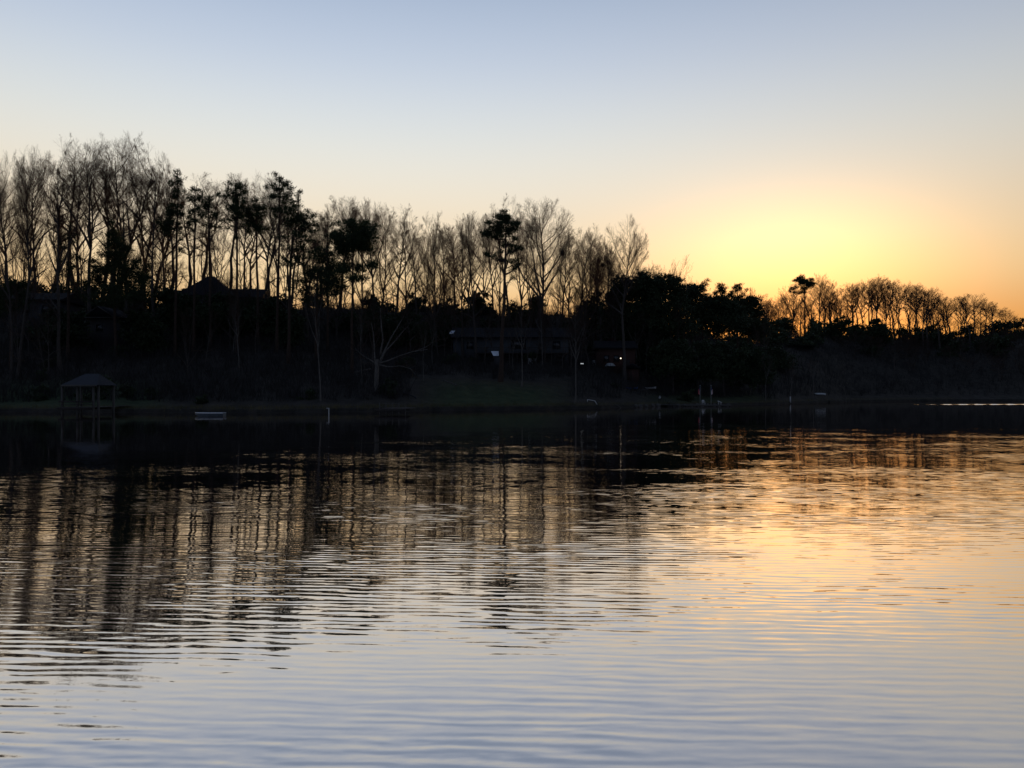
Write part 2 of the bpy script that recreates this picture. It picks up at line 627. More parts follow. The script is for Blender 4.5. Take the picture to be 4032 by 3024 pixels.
phis = np.concatenate((np.arange(-180, -46, 4.0), np.arange(-45, 45.01, 0.4), np.arange(48, 180, 4.0)))
dl = np.concatenate((np.array([-0.6, -0.3, -0.08, 0, 0.15, 0.35, 0.8, 1.4, 2.2, 3.2, 4.5]), np.arange(6, 170, 2.0), [180, 200, 230, 270, 340, 450, 700, 1200, 2200, 4500]))
SR = shore_r(phis)
rings = [np.full(len(phis), 0.3) * np.minimum(1, SR / 3), SR * 0.4, SR * 0.8, SR * 0.95]
rings += [np.maximum(SR * 0.97, SR + d) for d in dl if d < 0] + [SR + d for d in dl if d >= 0]
RR = np.stack(rings)
XX, YY = RR * np.sin(np.radians(phis)), RR * np.cos(np.radians(phis))
ZZ = terr(XX, YY)
nr, na = RR.shape
i, j = np.meshgrid(np.arange(nr - 1), np.arange(na), indexing='ij')
j2 = (j + 1) % na
Q = np.stack((i * na + j, (i + 1) * na + j, (i + 1) * na + j2, i * na + j2), -1).reshape(-1, 4)
me = mesh_np('ground', np.stack((XX, YY, ZZ), -1).reshape(-1, 3), Q[:, ::-1])
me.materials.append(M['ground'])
PHI2 = np.degrees(np.arctan2(XX, YY)).ravel()
DD2 = (RR - SR[None, :]).ravel()
wl = np.interp(PHI2, [-7, -4.5, 1.5, 4.5], [0, 1, 1, 0]) * np.interp(DD2, [0.6, 1.5, 10, 20], [0, 1, 0.9, 0])
wl = np.maximum(wl, np.interp(PHI2, [-50, -34, -25.5, -23.5], [1, 1, 1, 0]) * np.interp(DD2, [0.6, 1.5, 14, 24], [0, 0.8, 0.8, 0]))
wl = np.maximum(wl, np.interp(PHI2, [9, 12, 17.5, 19], [0, 0.8, 0.8, 0]) * np.interp(DD2, [0.6, 1.5, 12, 20], [0, 0.8, 0.8, 0]))
att = me.attributes.new('lawn', 'FLOAT', 'POINT')
att.data.foreach_set('value', wl.astype(np.float32))
g = tag(link('ground', me), kind='structure')
for p in me.polygons:
    p.use_smooth = True

wm = mesh_np('water', [(-900, -60, 0), (900, -60, 0), (900, 900, 0), (-900, 900, 0)], [(0, 1, 2, 3)])
tag(link('water', wm, M['water']), kind='structure')

# a boat's wake: low smooth ridges of water running to the right
wk = MB()
rows = []
for k in range(80):
    px = 3535 + k * 9.0
    D = 156.0 + 3.2 * (k / 79.0) - 0.4 * math.sin(k * 0.9)
    x = (px - CX) / F * D
    hgt = min(1.0, 0.35 + k / 40.0) * (0.085 + 0.008 * math.sin(k * 1.7)) * (0.0 if (k in (3, 4, 6)) else 1.0)
    rows.append([(x, D - 0.62, 0.004), (x, D - 0.30, 0.004 + hgt * 0.55), (x, D, 0.004 + hgt), (x, D + 0.5, 0.004 + hgt * 0.4), (x, D + 0.9, 0.003)])
wk.hull(rows)
w_o = wk.build('boat_wake', M['wake'])
tag(w_o, kind='structure')
for p in w_o.data.polygons:
    p.use_smooth = True

# ------------------------------------------------------------------ trees


def grow(rng, P0, D0, L, N, up, wob):
    """march B branches of N points"""
    B = len(P0)
    P = np.zeros((B, N, 3))
    P[:, 0] = P0
    d = D0.copy()
    st = (L / (N - 1))[:, None]
    for k in range(1, N):
        d = d + np.array((0, 0, up)) + rng.normal(0, wob, (B, 3))
        d /= np.linalg.norm(d, axis=1, keepdims=True)
        P[:, k] = P[:, k - 1] + d * st
    return P


def children(rng, P, L, n, t0, ang, lenf, jit=0.25):
    """n starts on each polyline with directions spread ang round the parent"""
    B, N, _ = P.shape
    t = t0 + (1 - t0) * ((np.arange(n)[None, :] + rng.uniform(0, 1, (B, n))) / n)
    f = t * (N - 1)
    k = np.minimum(f.astype(int), N - 2)
    w = (f - k)[..., None]
    bi = np.arange(B)[:, None]
    st = P[bi, k] * (1 - w) + P[bi, k + 1] * w
    T = P[bi, k + 1] - P[bi, k]
    T /= np.linalg.norm(T, axis=2, keepdims=True) + 1e-9
    rnd = rng.normal(0, 1, (B, n, 3))
    side = rnd - (rnd * T).sum(2, keepdims=True) * T
    side /= np.linalg.norm(side, axis=2, keepdims=True) + 1e-9
    a = np.radians(ang) * (1 + rng.normal(0, jit, (B, n)))[..., None]
    D = np.cos(a) * T + np.sin(a) * side
    ln = L[:, None] * lenf * (1.15 - 0.6 * t) * rng.uniform(0.7, 1.3, (B, n))
    return st.reshape(-1, 3), D.reshape(-1, 3), ln.ravel(), t.ravel()


def taper(B, N, r0, r1):
    k = np.linspace(0, 1, N)[None, :]
    return np.asarray(r0).reshape(-1, 1) * (1 - k) + np.asarray(r1).reshape(-1, 1) * k


def inside(P, D, env, lo=0.1):
    """length of the rays P + t D inside the crown ellipsoid env = (zc, W, Hh)"""
    zc, W, Hh = env
    k = np.array((1 / W, 1 / W, 1 / Hh))
    p = (P - np.array((0, 0, zc))) * k
    d = D * k
    a, b, c = (d * d).sum(1), 2 * (p * d).sum(1), (p * p).sum(1) - 1
    q = np.maximum(b * b - 4 * a * c, 0)
    return np.maximum((-b + np.sqrt(q)) / (2 * a), lo)


def fan(rng, P0, D0, L, N, focus, pull, wob):
    """branches that sweep away from the foot of the crown"""
    B = len(P0)
    P = np.zeros((B, N, 3))
    P[:, 0] = P0
    d = D0.copy()
    st = (L / (N - 1))[:, None]
    for k in range(1, N):
        r = P[:, k - 1] - focus
        r /= np.linalg.norm(r, axis=1, keepdims=True) + 1e-9
        r[:, 2] += 0.12
        d = d + r * pull + rng.normal(0, wob, (B, 3))
        d /= np.linalg.norm(d, axis=1, keepdims=True)
        P[:, k] = P[:, k - 1] + d * st
    return P


def bare_tree_meshes(name, seed, H=25.0, W=5.0, clear=0.4, n1=14, n2=10, n3=9, n4=7, r0=0.30, forks=2, tw=0.70, low=0.0, spread=1.0):
    """trunk (with limbs) and crown (branches and twigs) of a leafless tree: a fan of limbs in an egg shaped crown"""
    rng = np.random.default_rng(seed)
    parts, crown = [], []
    zb = H * clear * 0.85
    env = (zb + 0.56 * (H - zb), W, 0.44 * (H - zb))
    focus = np.array((0, 0, H * clear * 0.88))
    P = grow(rng, np.zeros((1, 3)), np.array([[rng.normal(0, .03), rng.normal(0, .03), 1.0]]), np.array([H * 0.84]), 14, 0.05, 0.05)
    P[:, :, :2] += np.cumsum(rng.normal(0, 0.07, (1, 14, 2)), axis=1)
    P[:, 0] = (0, 0, -0.4)
    R = taper(1, 14, r0, r0 * 0.12)
    R[0, int(14 * clear):] *= 0.82
    R[:, 0] *= 1.5
    R[:, 1] *= 1.08
    parts.append(tubes(P, R, 8))
    t = clear + (0.93 - clear) * ((np.arange(n1) + rng.uniform(0, 0.8, n1)) / n1) ** 1.25
    t[:forks] = clear * rng.uniform(0.92, 1.1, forks)
    if low:
        t[forks:forks + 2] = clear * rng.uniform(0.55, 0.85, 2)
    f = t * 13
    k = np.minimum(f.astype(int), 12)
    w = (f - k)[:, None]
    st = P[0, k] * (1 - w) + P[0, k + 1] * w
    az = np.arange(n1) * 2.4 + rng.normal(0, 0.4, n1) + seed
    s = np.clip((t - clear) / (1 - clear), 0, 1)
    a = np.radians(np.interp(s, [0, 0.3, 0.7, 1], [46, 52, 46, 30]) * spread * rng.uniform(0.7, 1.2, n1))
    a[:forks] = np.radians(rng.uniform(22, 36, forks))
    D = np.stack((np.sin(a) * np.cos(az), np.sin(a) * np.sin(az), np.cos(a)), 1)
    aim = D.copy()
    aim[:, 2] += 0.30
    aim /= np.linalg.norm(aim, axis=1, keepdims=True)
    L = inside(st, aim, env, 1.5) * rng.uniform(0.80, 0.95, n1)
    P1 = fan(rng, st, D, L, 8, focus, 0.10, 0.085)
    rl = np.clip(r0 * (1.05 - t) * 0.55 + 0.03, 0.035, 0.16)
    rl[:forks] = r0 * 0.58
    parts.append(tubes(P1, taper(n1, 8, rl, 0.018 * tw), 5))
    lead = P[:, 7:]
    s2, d2, l2, _ = children(rng, P1, L, n2, 0.18, 40, 0.5)
    sl_, dl_, ll_, _ = children(rng, lead, np.array([H * 0.4]), n2 + 4, 0.2, 30, 0.4)
    s2, d2, l2 = np.concatenate((s2, sl_)), np.concatenate((d2, dl_)), np.concatenate((l2, ll_))
    l2 = np.clip(np.minimum(l2, inside(s2, d2, env) * 1.02), 0.5, 6.5)
    P2 = fan(rng, s2, d2, l2, 6, focus, 0.15, 0.11)
    crown.append(tubes(P2, taper(len(l2), 6, 0.010 * tw + 0.006 * l2 * tw, 0.008 * tw), 3))
    s3, d3, l3, _ = children(rng, P2, l2, n3, 0.12, 36, 0.52)
    l3 = np.clip(np.minimum(l3, inside(s3, d3, env) * 1.1), 0.35, 2.6)
    P3 = fan(rng, s3, d3, l3, 4, focus, 0.14, 0.13)
    crown.append(tubes(P3, taper(len(l3), 4, 0.0110 * tw, 0.006 * tw), 3))
    s4, d4, l4, _ = children(rng, P3, l3, n4, 0.15, 36, 0.6)
    l4 = np.clip(np.minimum(l4, 0.25 + inside(s4, d4, (env[0], W * 1.06, env[2] * 1.05), 0.0)), 0.2, 1.2)
    P4 = fan(rng, s4, d4, l4, 2, focus, 0.12, 0.13)
    crown.append(tubes(P4, taper(len(l4), 2, 0.0080 * tw, 0.0050 * tw), 3))
    tm = mesh_np(name + '_trunk', *join(parts))
    V, Qc = join(crown)
    cm = mesh_np(name + '_crown', V, Qc)
    return tm, cm, float(np.percentile(V[:, 2], 99.7)), float(np.percentile(np.abs(V[:, 0]), 96))


VAR = {}


def variant(key, mats=('bark', 'twig'), **kw):
    tm, cm, Ht, Wd = bare_tree_meshes(key, **kw)
    tm.materials.append(M[mats[0]])
    cm.materials.append(M[mats[1]])
    VAR[key] = (tm, cm, Ht, Wd)


variant('vase_a', seed=11, H=34, W=4.8, clear=0.48, n1=19, r0=0.36)
variant('vase_b', seed=12, H=36, W=4.0, clear=0.52, n1=17, forks=3, r0=0.38)
variant('vase_c', seed=13, H=33, W=4.6, clear=0.42, n1=19, forks=2, low=1, r0=0.36)
variant('vase_d', seed=14, H=34, W=4.0, clear=0.46, n1=17, forks=3, low=1, r0=0.34)
variant('vase_e', seed=15, H=33, W=5.6, clear=0.40, n1=22, forks=2, r0=0.38)
variant('vase_f', seed=16, H=35, W=4.6, clear=0.42, n1=18, forks=4, low=1, r0=0.36)
variant('col_a', seed=21, H=32, W=3.4, clear=0.48, n1=14, n2=8, forks=1, r0=0.32)
variant('col_b', seed=22, H=32, W=3.0, clear=0.54, n1=12, n2=8, forks=2, r0=0.30)
variant('fan_a', seed=71, H=27, W=5.0, clear=0.24, n1=18, forks=4, low=1, r0=0.30)
variant('fan_b', seed=72, H=27, W=4.6, clear=0.28, n1=17, forks=3, low=1, r0=0.28)
variant('round_a', seed=31, H=14, W=4.4, clear=0.26, n1=12, n2=8, n3=6, n4=4, r0=0.17, forks=3, low=1, spread=1.2)
variant('round_b', seed=32, H=14, W=3.6, clear=0.34, n1=11, n2=8, n3=6, n4=4, r0=0.15, forks=2, low=1, spread=1.2)
variant('slim_a', seed=41, H=18, W=2.6, clear=0.42, n1=10, n2=7, n3=5, n4=4, r0=0.14, forks=2, low=1)
variant('slim_b', seed=42, H=18, W=3.2, clear=0.40, n1=9, n2=7, n3=5, n4=4, r0=0.13, forks=3)
variant('pale_a', mats=('pale_bark', 'twig'), seed=51, H=22, W=4.0, clear=0.50, n1=11, n2=7, n3=6, n4=4, r0=0.26)
variant('pale_b', mats=('pale_bark', 'twig'), seed=52, H=18, W=2.8, clear=0.52, n1=10, n2=6, n3=5, n4=4, r0=0.16)
variant('far_a', seed=61, H=22, W=4.2, clear=0.46, n1=12, n2=7, n3=6, n4=4, tw=1.0, r0=0.3)
variant('far_b', seed=62, H=22, W=3.8, clear=0.50, n1=11, n2=7, n3=6, n4=4, tw=1.0, r0=0.3, forks=3)
variant('far_c', seed=63, H=22, W=4.8, clear=0.38, n1=13, n2=7, n3=6, n4=4, tw=1.0, r0=0.28, forks=3, low=1)

RNG = random.Random(7)


def plant_bare(key, px, top_y, D, label, group=None, wid=None, lean=0.0, name='bare_tree', rz=None, girth=1.0):
    """a leafless tree standing at column px and depth D whose top shows at row top_y"""
    x, y, z = at(px, D)
    tm, cm, H, W = VAR[key]
    h = CAMZ + (HY - top_y) / F * D - z
    sz = h / H
    sx = sz if wid is None else (wid / F * D) / W
    sx = max(0.45 * sz, min(1.9 * sz, sx))
    o = thing(name, label, 'tree', (x, y, z), 0, group)
    o.rotation_euler = (RNG.uniform(-.01, .01), lean, RNG.uniform(0, 2 * PI) if rz is None else rz)
    if lean:
        o.rotation_euler = (0, lean, 0)
    o.scale = (sx, sx, sz)
    link('trunk', tm, parent=o)
    link('crown', cm, parent=o)
    return o


def foliage(rng, blobs, dens, size, kind):
    """blobs: (x,y,z,rx,ry,rz). Small needle sprays or leaves clustered through each blob."""
    Vs = []
    for (x, y, z, rx, ry, rz) in blobs:
        A = PI * max(rx, 0.2) * max(rz, 0.2)
        n = int(A * dens) + 8
        nc = max(5, int(n / 40))
        # sub-clumps
        c = rng.normal(0, 1, (nc, 3))
        c /= np.linalg.norm(c, axis=1, keepdims=True)
        c *= (rng.uniform(0.15, 1, (nc, 1)) ** 0.45) * 0.88
        idx = rng.integers(0, nc, n)
        p = c[idx] + rng.normal(0, 0.20, (n, 3))
        ctr = p * np.array((rx, ry, rz)) + np.array((x, y, z))
        m = 5 if kind == 'needle' else 3
        d = rng.normal(0, 1, (n, m, 3)) + p[:, None, :] * 0.7 + np.array((0, 0, 0.35))
        d /= np.linalg.norm(d, axis=2, keepdims=True)
        L = size * rng.uniform(0.6, 1.25, (n, m, 1))
        r = rng.normal(0, 1, (n, m, 3))
        s = np.cross(d, r)
        s /= np.linalg.norm(s, axis=2, keepdims=True) + 1e-9
        w = L * (0.20 if kind == 'needle' else 0.36)
        b0 = ctr[:, None, :] + rng.normal(0, size * 0.25, (n, m, 3))
        if kind == 'needle':
            tri = np.stack((b0 - s * w * 0.5, b0 + s * w * 0.5, b0 + d * L), 2)
        else:
            tri = np.stack((b0 - s * w, b0 + s * w, b0 + d * L), 2)
        Vs.append(tri.reshape(-1, 3))
    V = np.concatenate(Vs)
    T = np.arange(len(V)).reshape(-1, 3)
    return V, T


def plant_evergreen(name, D, trunk, blobs, label, seed, dens=9, size=0.55, kind='needle', mat='needles', group=None, girth=0.26, cat='tree', bark='pine_bark', depth=0.8, extra=6):
    """trunk: photograph pixels from top down to the foot, blobs: (px, py, rx, ry) masses of foliage"""
    rng = np.random.default_rng(seed)
    dens, size = (dens * 2.2, size * 0.90) if kind == 'needle' else (dens * 3.4, size * 0.72)
    px0 = trunk[-1][0]
    x0, y0, z0 = at(px0, D)
    o = thing(name, label, cat, (x0, y0, z0), 0, group)
    k = D / F
    pts = [((px - px0) * k, 0.0, CAMZ + (HY - py) * k - z0) for px, py in trunk[:-1]] + [(0, 0, -0.4)]
    pts = np.array(pts[::-1])
    # resample
    seg = np.linspace(0, len(pts) - 1, 12)
    ii = np.minimum(seg.astype(int), len(pts) - 2)
    fr = (seg - ii)[:, None]
    P = (pts[ii] * (1 - fr) + pts[ii + 1] * fr)[None]
    P[0, 1:-1, 0] += rng.normal(0, 0.05, 10)
    P[0, 1:-1, 1] += rng.normal(0, 0.08, 10)
    R = taper(1, 12, girth, girth * 0.18)
    R[:, 0] *= 1.5
    parts = [tubes(P, R, 8)]
    B = []
    br = []
    if kind == 'needle' and extra:
        ys = [q[1] for q in blobs]
        y0_, y1_ = min(ys), max(ys) + 0.35 * (max(ys) - min(ys))
        mw_ = np.mean([q[2] for q in blobs])
        tr = sorted(trunk, key=lambda q: q[1])
        blobs = list(blobs)
        for q in range(extra):
            yy = rng.uniform(y0_, y1_)
            xx = np.interp(yy, [t_[1] for t_ in tr], [t_[0] for t_ in tr])
            blobs.append((xx + rng.uniform(-1.1, 1.1) * mw_, yy, rng.uniform(0.28, 0.6) * mw_, rng.uniform(0.14, 0.32) * mw_))
    for (px, py, rx, ry) in blobs:
        bx, bz = (px - px0) * k, CAMZ + (HY - py) * k - z0
        by = rng.normal(0, 0.35) * max(rx, ry) * k
        g = 1.0 if min(rx, ry) < 9 else 1.16
        B.append((bx, by, bz, rx * k * g, max(rx, ry) * k * depth * g, ry * k * g))
        # a bough from the trunk to the mass
        zz = max(1.0, bz - abs(bx) * 0.35 - 0.3)
        f = np.interp(zz, P[0, :, 2], np.arange(12))
        i0 = min(int(f), 10)
        s = P[0, i0] * (1 - (f - i0)) + P[0, i0 + 1] * (f - i0)
        e = np.array((bx, by, bz))
        mid = (s + e) / 2 + np.array((0, 0, -0.12 * np.linalg.norm(e - s)))
        br.append(np.stack([s, s * .6 + mid * .4 + (0, 0, -.02), mid, mid * .5 + e * .5, e]))
        for q in range(2):
            e2 = e + rng.uniform(-0.8, 0.8, 3) * np.array(B[-1][3:])
            br.append(np.stack([mid, mid * .7 + e2 * .3, (mid + e2) / 2, mid * .25 + e2 * .75, e2]))
    br = np.array(br)
    parts.append(tubes(br, taper(len(br), 5, np.where(np.arange(len(br)) % 3 == 0, girth * 0.28, girth * 0.15), 0.02), 4))
    V, Qd = join(parts)
    tm = mesh_np(name + '_trunk', V, Qd)
    link('trunk', tm, M[bark], o)
    V, T = foliage(rng, B, dens, size, kind)
    V[:, 2] = np.maximum(V[:, 2], 0.05)
    link('crown', mesh_np(name + '_crown', V, None, T), M[mat], o)
    return o


# ---- single leafless trees that stand out, left to right:
HEROES = [
    # key, foot px, top y, D, half width px, lean, label
    ('vase_f', 45, 590, hit(45, 1491) or 118, 66, -0.03, 'bare tree at the far left edge with its trunk leaning out of the frame'),
    ('vase_a', 70, 575, hit(70, 1491) or 117, 80, 0.085, 'tall bare tree leaning right whose forked trunk nears the left edge'),
    ('vase_d', 237, 545, hit(237, 1470) or 121, 74, 0.03, 'leaning bare tree behind the covered boat dock roof'),
    ('vase_b', 352, 532, 133, 88, -0.01, 'very tall narrow bare tree with a deeply forked trunk above the dark conifer mass'),
    ('vase_f', 488, 512, 138, 104, 0.01, 'tallest bare tree with a thick branching crown at the left skyline peak'),
    ('col_a', 618, 600, 136, 62, 0.0, 'bare feathery tree sloping down the skyline beside the first ragged pine'),
    ('vase_c', 1342, 770, 168, 88, 0.0, 'round topped bare tree rising behind the dark broad evergreen'),
    ('vase_e', 1466, 785, 166, 68, 0.0, 'bare tree with spreading crown just right of the dark broad evergreen'),
    ('vase_d', 1560, 812, 165, 60, 0.05, 'bare tree with an arched right edge before the dip in the skyline'),
    ('col_a', 1638, 880, 160, 44, 0.0, 'dense narrow bare tree left of the dip in the middle skyline'),
    ('fan_a', 1712, 842, 158, 72, 0.0, 'bare vase shaped tree with a forked black trunk over the middle houses'),
    ('vase_d', 1824, 850, 150, 46, -0.04, 'thin bare tree leaning left beside the middle lawn pine'),
    ('vase_f', 1876, 828, 148, 68, 0.0, 'bare tree with upright broom like crown left of the lone pine'),
    ('vase_d', 2012, 774, 178, 52, 0.0, 'pale fine twigged bare tree peeking over the lone pine'),
    ('vase_e', 2134, 777, 152, 112, 0.01, 'large symmetrical bare tree with wide fan crown right of the lone pine'),
    ('slim_b', 2186, 960, 156, 40, 0.05, 'crooked slim bare tree under the large fan crown'),
    ('fan_b', 2268, 886, 157, 84, 0.10, 'bare tree whose broom crown sweeps to the right'),
    ('slim_a', 2368, 1040, 158, 34, 0.0, 'slim bare tree with a leafy nest between two larger trees'),
    ('vase_a', 2460, 858, 150, 90, 0.0, 'bare egg shaped tree rising alone from the round evergreens'),
    ('slim_b', 2560, 985, 170, 46, 0.28, 'lone bare branch like tree leaning right above the round evergreens'),
]
for i, (k, px, ty, D, wd, lean, lab) in enumerate(HEROES):
    plant_bare(k, px, ty, D, lab, wid=wd, lean=lean)

# ---- fine bare trees along the skyline
ORD = ['nearest', 'second', 'third', 'fourth', 'fifth', 'sixth', 'seventh', 'eighth', 'ninth', 'tenth', 'eleventh', 'twelfth']


def band(items, key_list, group, label, Dlo, Dhi, wlo, whi, marks=None, name='bare_tree'):
    """marks: (column, words) of things one can find; each tree is then told by its order beside the nearest mark"""
    items = sorted(items)
    labs = [label] * len(items)
    if marks:
        seen = {}
        pick = []
        for i, (px, ty) in enumerate(items):
            m = min(marks, key=lambda q: abs(q[0] - px))
            pick.append((m, 'right' if px > m[0] else 'left', abs(px - m[0]), i))
        for m, sd_, _, i in sorted(pick, key=lambda q: q[2]):
            k = seen[(m, sd_)] = seen.get((m, sd_), -1) + 1
            labs[i] = '%s, %s to the %s of %s' % (label, ORD[k], sd_, m[1])
    for (px, ty), lab in zip(items, labs):
        k = RNG.choice(key_list)
        plant_bare(k, px, ty, RNG.uniform(Dlo, Dhi), lab, group=group, wid=RNG.uniform(wlo, whi), name=name)


SKY_L = [(0, 640), (28, 690), (105, 640), (150, 600), (196, 640), (300, 560), (318, 640), (405, 590), (425, 680), (452, 535), (540, 545), (560, 600), (585, 640), (650, 640),
         (668, 690), (735, 760), (795, 690), (850, 720), (902, 680), (960, 690), (985, 760), (1030, 668), (1062, 690), (1090, 720), (1140, 800), (1215, 870), (1262, 835)]
band(SKY_L, ['vase_a', 'vase_b', 'vase_c', 'vase_d', 'col_a', 'col_b'], 'fine bare trees on the left skyline',
     'fine bare skyline tree', 150, 190, 62, 100,
     marks=[(60, 'the left edge tree'), (350, 'the very tall forked tree'), (488, 'the tallest tree'), (700, 'the ragged narrow pine'), (929, 'the flat topped pine'), (1178, 'the sloping pine')])
SKY_M = [(1290, 800), (1395, 800), (1425, 830), (1505, 800), (1600, 850), (1672, 900), (1748, 880), (1788, 880), (1840, 840), (1905, 850), (1945, 810), (1968, 840), (2058, 815), (2090, 860), (2215, 880), (2240, 930), (2330, 900), (2352, 960), (2395, 930), (2412, 1000), (2530, 1040), (2580, 1048)]
band(SKY_M, ['vase_e', 'fan_a', 'fan_b', 'vase_c', 'fan_a', 'fan_b'], 'fine bare trees on the middle skyline',
     'fine bare skyline tree', 172, 205, 50, 78,
     marks=[(1394, 'the broad dark evergreen'), (1712, 'the forked vase tree'), (1994, 'the lone pine'), (2134, 'the wide fan tree'), (2460, 'the egg shaped tree')])
# shorter trees filling in between the trunks
fill = [(RNG.uniform(-30, 1290), RNG.uniform(760, 1060)) for _ in range(64)]
band(fill, ['slim_a', 'slim_b', 'round_a', 'round_b', 'col_b'], 'lesser bare trees among the left woods',
     'lesser bare tree filling the left woods between taller trunks', 142, 185, 34, 70, name='slender_tree')
fill = [(RNG.uniform(1290, 2420), RNG.uniform(980, 1130)) for _ in range(38)]
band(fill, ['slim_a', 'slim_b', 'round_a', 'round_b', 'fan_b'], 'lesser bare trees among the middle woods',
     'lesser bare tree filling the middle woods between taller trunks', 150, 205, 34, 70, name='slender_tree')
# behind the round evergreens
band([(2530, 1046), (2575, 1030), (2632, 1044), (2664, 1056), (2700, 1087), (2735, 1110), (2800, 1140), (2868, 1140), (2950, 1130), (2982, 1152), (2925, 1150), (3005, 1170)],
     ['far_a', 'far_b', 'far_c'], 'bare trees behind the round evergreens', 'small bare tree top', 230, 262, 26, 40,
     marks=[(2511, 'the left dome evergreen'), (2616, 'the right dome evergreen'), (2766, 'the left small pine'), (2904, 'the right small pine'), (3020, 'the bright notch')])

# ---- the ridge on the right, under the sunset
RIDGE = [(3012, 1182), (3030, 1186), (3048, 1180), (3062, 1168), (3082, 1148), (3100, 1130), (3114, 1112), (3136, 1150), (3152, 1160), (3190, 1165), (3208, 1120),
         (3244, 1110), (3262, 1104), (3280, 1140), (3298, 1128), (3314, 1150), (3332, 1128), (3350, 1114), (3366, 1120), (3384, 1112), (3400, 1116), (3418, 1098), (3432, 1096), (3446, 1086),
         (3460, 1086), (3478, 1096), (3508, 1104), (3524, 1106), (3540, 1102), (3556, 1108), (3572, 1112), (3588, 1122), (3602, 1118), (3616, 1116), (3632, 1124), (3650, 1136),
         (3668, 1134), (3684, 1140), (3702, 1166), (3722, 1160), (3742, 1172), (3762, 1166), (3782, 1166), (3800, 1158), (3818, 1160), (3836, 1156), (3858, 1190), (3876, 1176), (3896, 1190),
         (3912, 1196), (3932, 1216), (3952, 1210), (3974, 1224), (3996, 1240), (4018, 1250), (4040, 1248)]
band(RIDGE, ['far_a', 'far_b', 'far_c', 'vase_b', 'col_b'], 'bare trees along the sunset ridge',
     'bare ridge tree', 285, 335, 34, 52, name='ridge_tree',
     marks=[(3040, 'the bright notch'), (3168, 'the lone ridge pine'), (3226, 'the taller ridge tree'), (3350, 'the ridge bush'), (3494, 'the thick dark trunk'), (3640, 'the long dip'), (3830, 'the last high crown'), (4032, 'the right frame edge')])
plant_bare('vase_e', 3226, 1079, 288, 'taller bare tree just right of the lone ridge pine', wid=40)
plant_bare('vase_c', 3494, 1094, 286, 'thick dark trunked bare tree at the highest part of the ridge', wid=36)
fill = [(RNG.uniform(3020, 3990), 0) for _ in range(74)]
for px, _ in fill:
    ty = np.interp(px, [3020, 3200, 3450, 3700, 3960], [1220, 1170, 1140, 1200, 1260]) + RNG.uniform(0, 50)
    plant_bare(RNG.choice(['slim_a', 'slim_b', 'far_b', 'round_b']), px, ty, RNG.uniform(290, 345), 'lesser bare tree in the screen of trunks on the ridge',
               group='lesser bare trees on the ridge', wid=RNG.uniform(18, 34), name='slender_tree')
# wooded front slope of the right hand shore
for q in range(120):
    px = RNG.uniform(3000, 4060)
    D = RNG.uniform(250, 305)
    x, y, z = at(px, D)
    if shore_d(x, y) < 4:
        continue
    gy = HY - (z - CAMZ) * F / D
    ty = max(gy - RNG.uniform(70, 150), np.interp(px, [3040, 3150, 3300, 3600, 3800, 3900, 4040], [1265, 1300, 1290, 1300, 1320, 1290, 1250]) + RNG.uniform(0, 60))
    if gy - ty < 25:
        ty = gy - 40
    plant_bare(RNG.choice(['round_a', 'round_b', 'far_c', 'slim_a']), px, ty, D, 'dim bare tree on the dark slope below the ridge',
               group='bare trees on the dark right slope', wid=RNG.uniform(26, 46), name='slope_tree')

# ---- trees on the near slope whose pale trunks show against the dark hill
TRUNKS = [
    ('pale_a', 1262, 1578, 1080, 40, -0.03, 'straight pale trunked tree at the water edge right of the small boat'),
    ('pale_b', 1425, 1521, 1150, 26, 0.0, 'slender pale trunk between the broad evergreen and the many limbed tree'),
    ('pale_b', 1668, 1500, 1240, 24, 0.0, 'thin pale trunk by the stone path left of the lawn'),
    ('pale_b', 1702, 1452, 1220, 26, 0.0, 'short dim trunk above the stone path'),
    ('pale_b', 2020, 1473, 1270, 26, 0.0, 'thin trunk between the lone pine and the leaning lawn tree'),
    ('pale_a', 2054, 1523, 1180, 40, 0.03, 'pale trunk leaning slightly right at the top of the lawn'),
    ('pale_a', 2264, 1590, 1200, 44, 0.035, 'pale leaning tree standing at the right end of the lawn bank'),
    ('pale_a', 2504, 1462, 1230, 46, 0.03, 'pale tree with one limb pointing right beside the porch lamp house'),
    ('pale_b', 2544, 1478, 1260, 24, 0.02, 'thin pale trunk right of the porch lamp house'),
    ('pale_b', 2726, 1515, 1280, 30, -0.03, 'dim trunk on the slope above the dock steps'),
    ('pale_b', 3014, 1580, 1380, 26, 0.03, 'small forked tree at the bank right of the flag dock'),
    ('pale_b', 3202, 1565, 1400, 24, 0.0, 'slim trunk on the bank beside the overturned canoe'),
    ('pale_b', 3112, 1570, 1400, 22, 0.0, 'slim trunk on the bank right of the forked tree'),
    ('pale_a', 2136, 1440, 1150, 30, 0.0, 'dark trunk before the middle house deck'),
    ('pale_b', 918, 1395, 1200, 30, 0.03, 'thin tree below the big hip roofed house'),
    ('pale_a', 940, 1450, 1160, 40, -0.01, 'broad dim trunk below the right end of the hip roofed house'),
]
for (k, px, by, ty, wd, lean, lab) in TRUNKS:
    D = hit(px, by) or 140
    plant_bare(k, px, ty, D, lab, wid=wd, lean=lean)
for q in range(58):
    px = RNG.uniform(-20, 3000)
    S = float(shore_r(math.degrees(math.atan((px - CX) / F))))
    D = (S + RNG.uniform(18, 66)) * math.cos(math.atan((px - CX) / F))
    if 1700 < px < 2240 and D < 140:
        continue
    plant_bare(RNG.choice(['slim_a', 'slim_b', 'round_a', 'round_b']), px, RNG.uniform(1090, 1240) + (60 if px > 2500 else 0), D,
               'dim bare understory tree on the dark near hillside', group='bare understory trees on the near hillside', wid=RNG.uniform(30, 66), name='understory_tree')

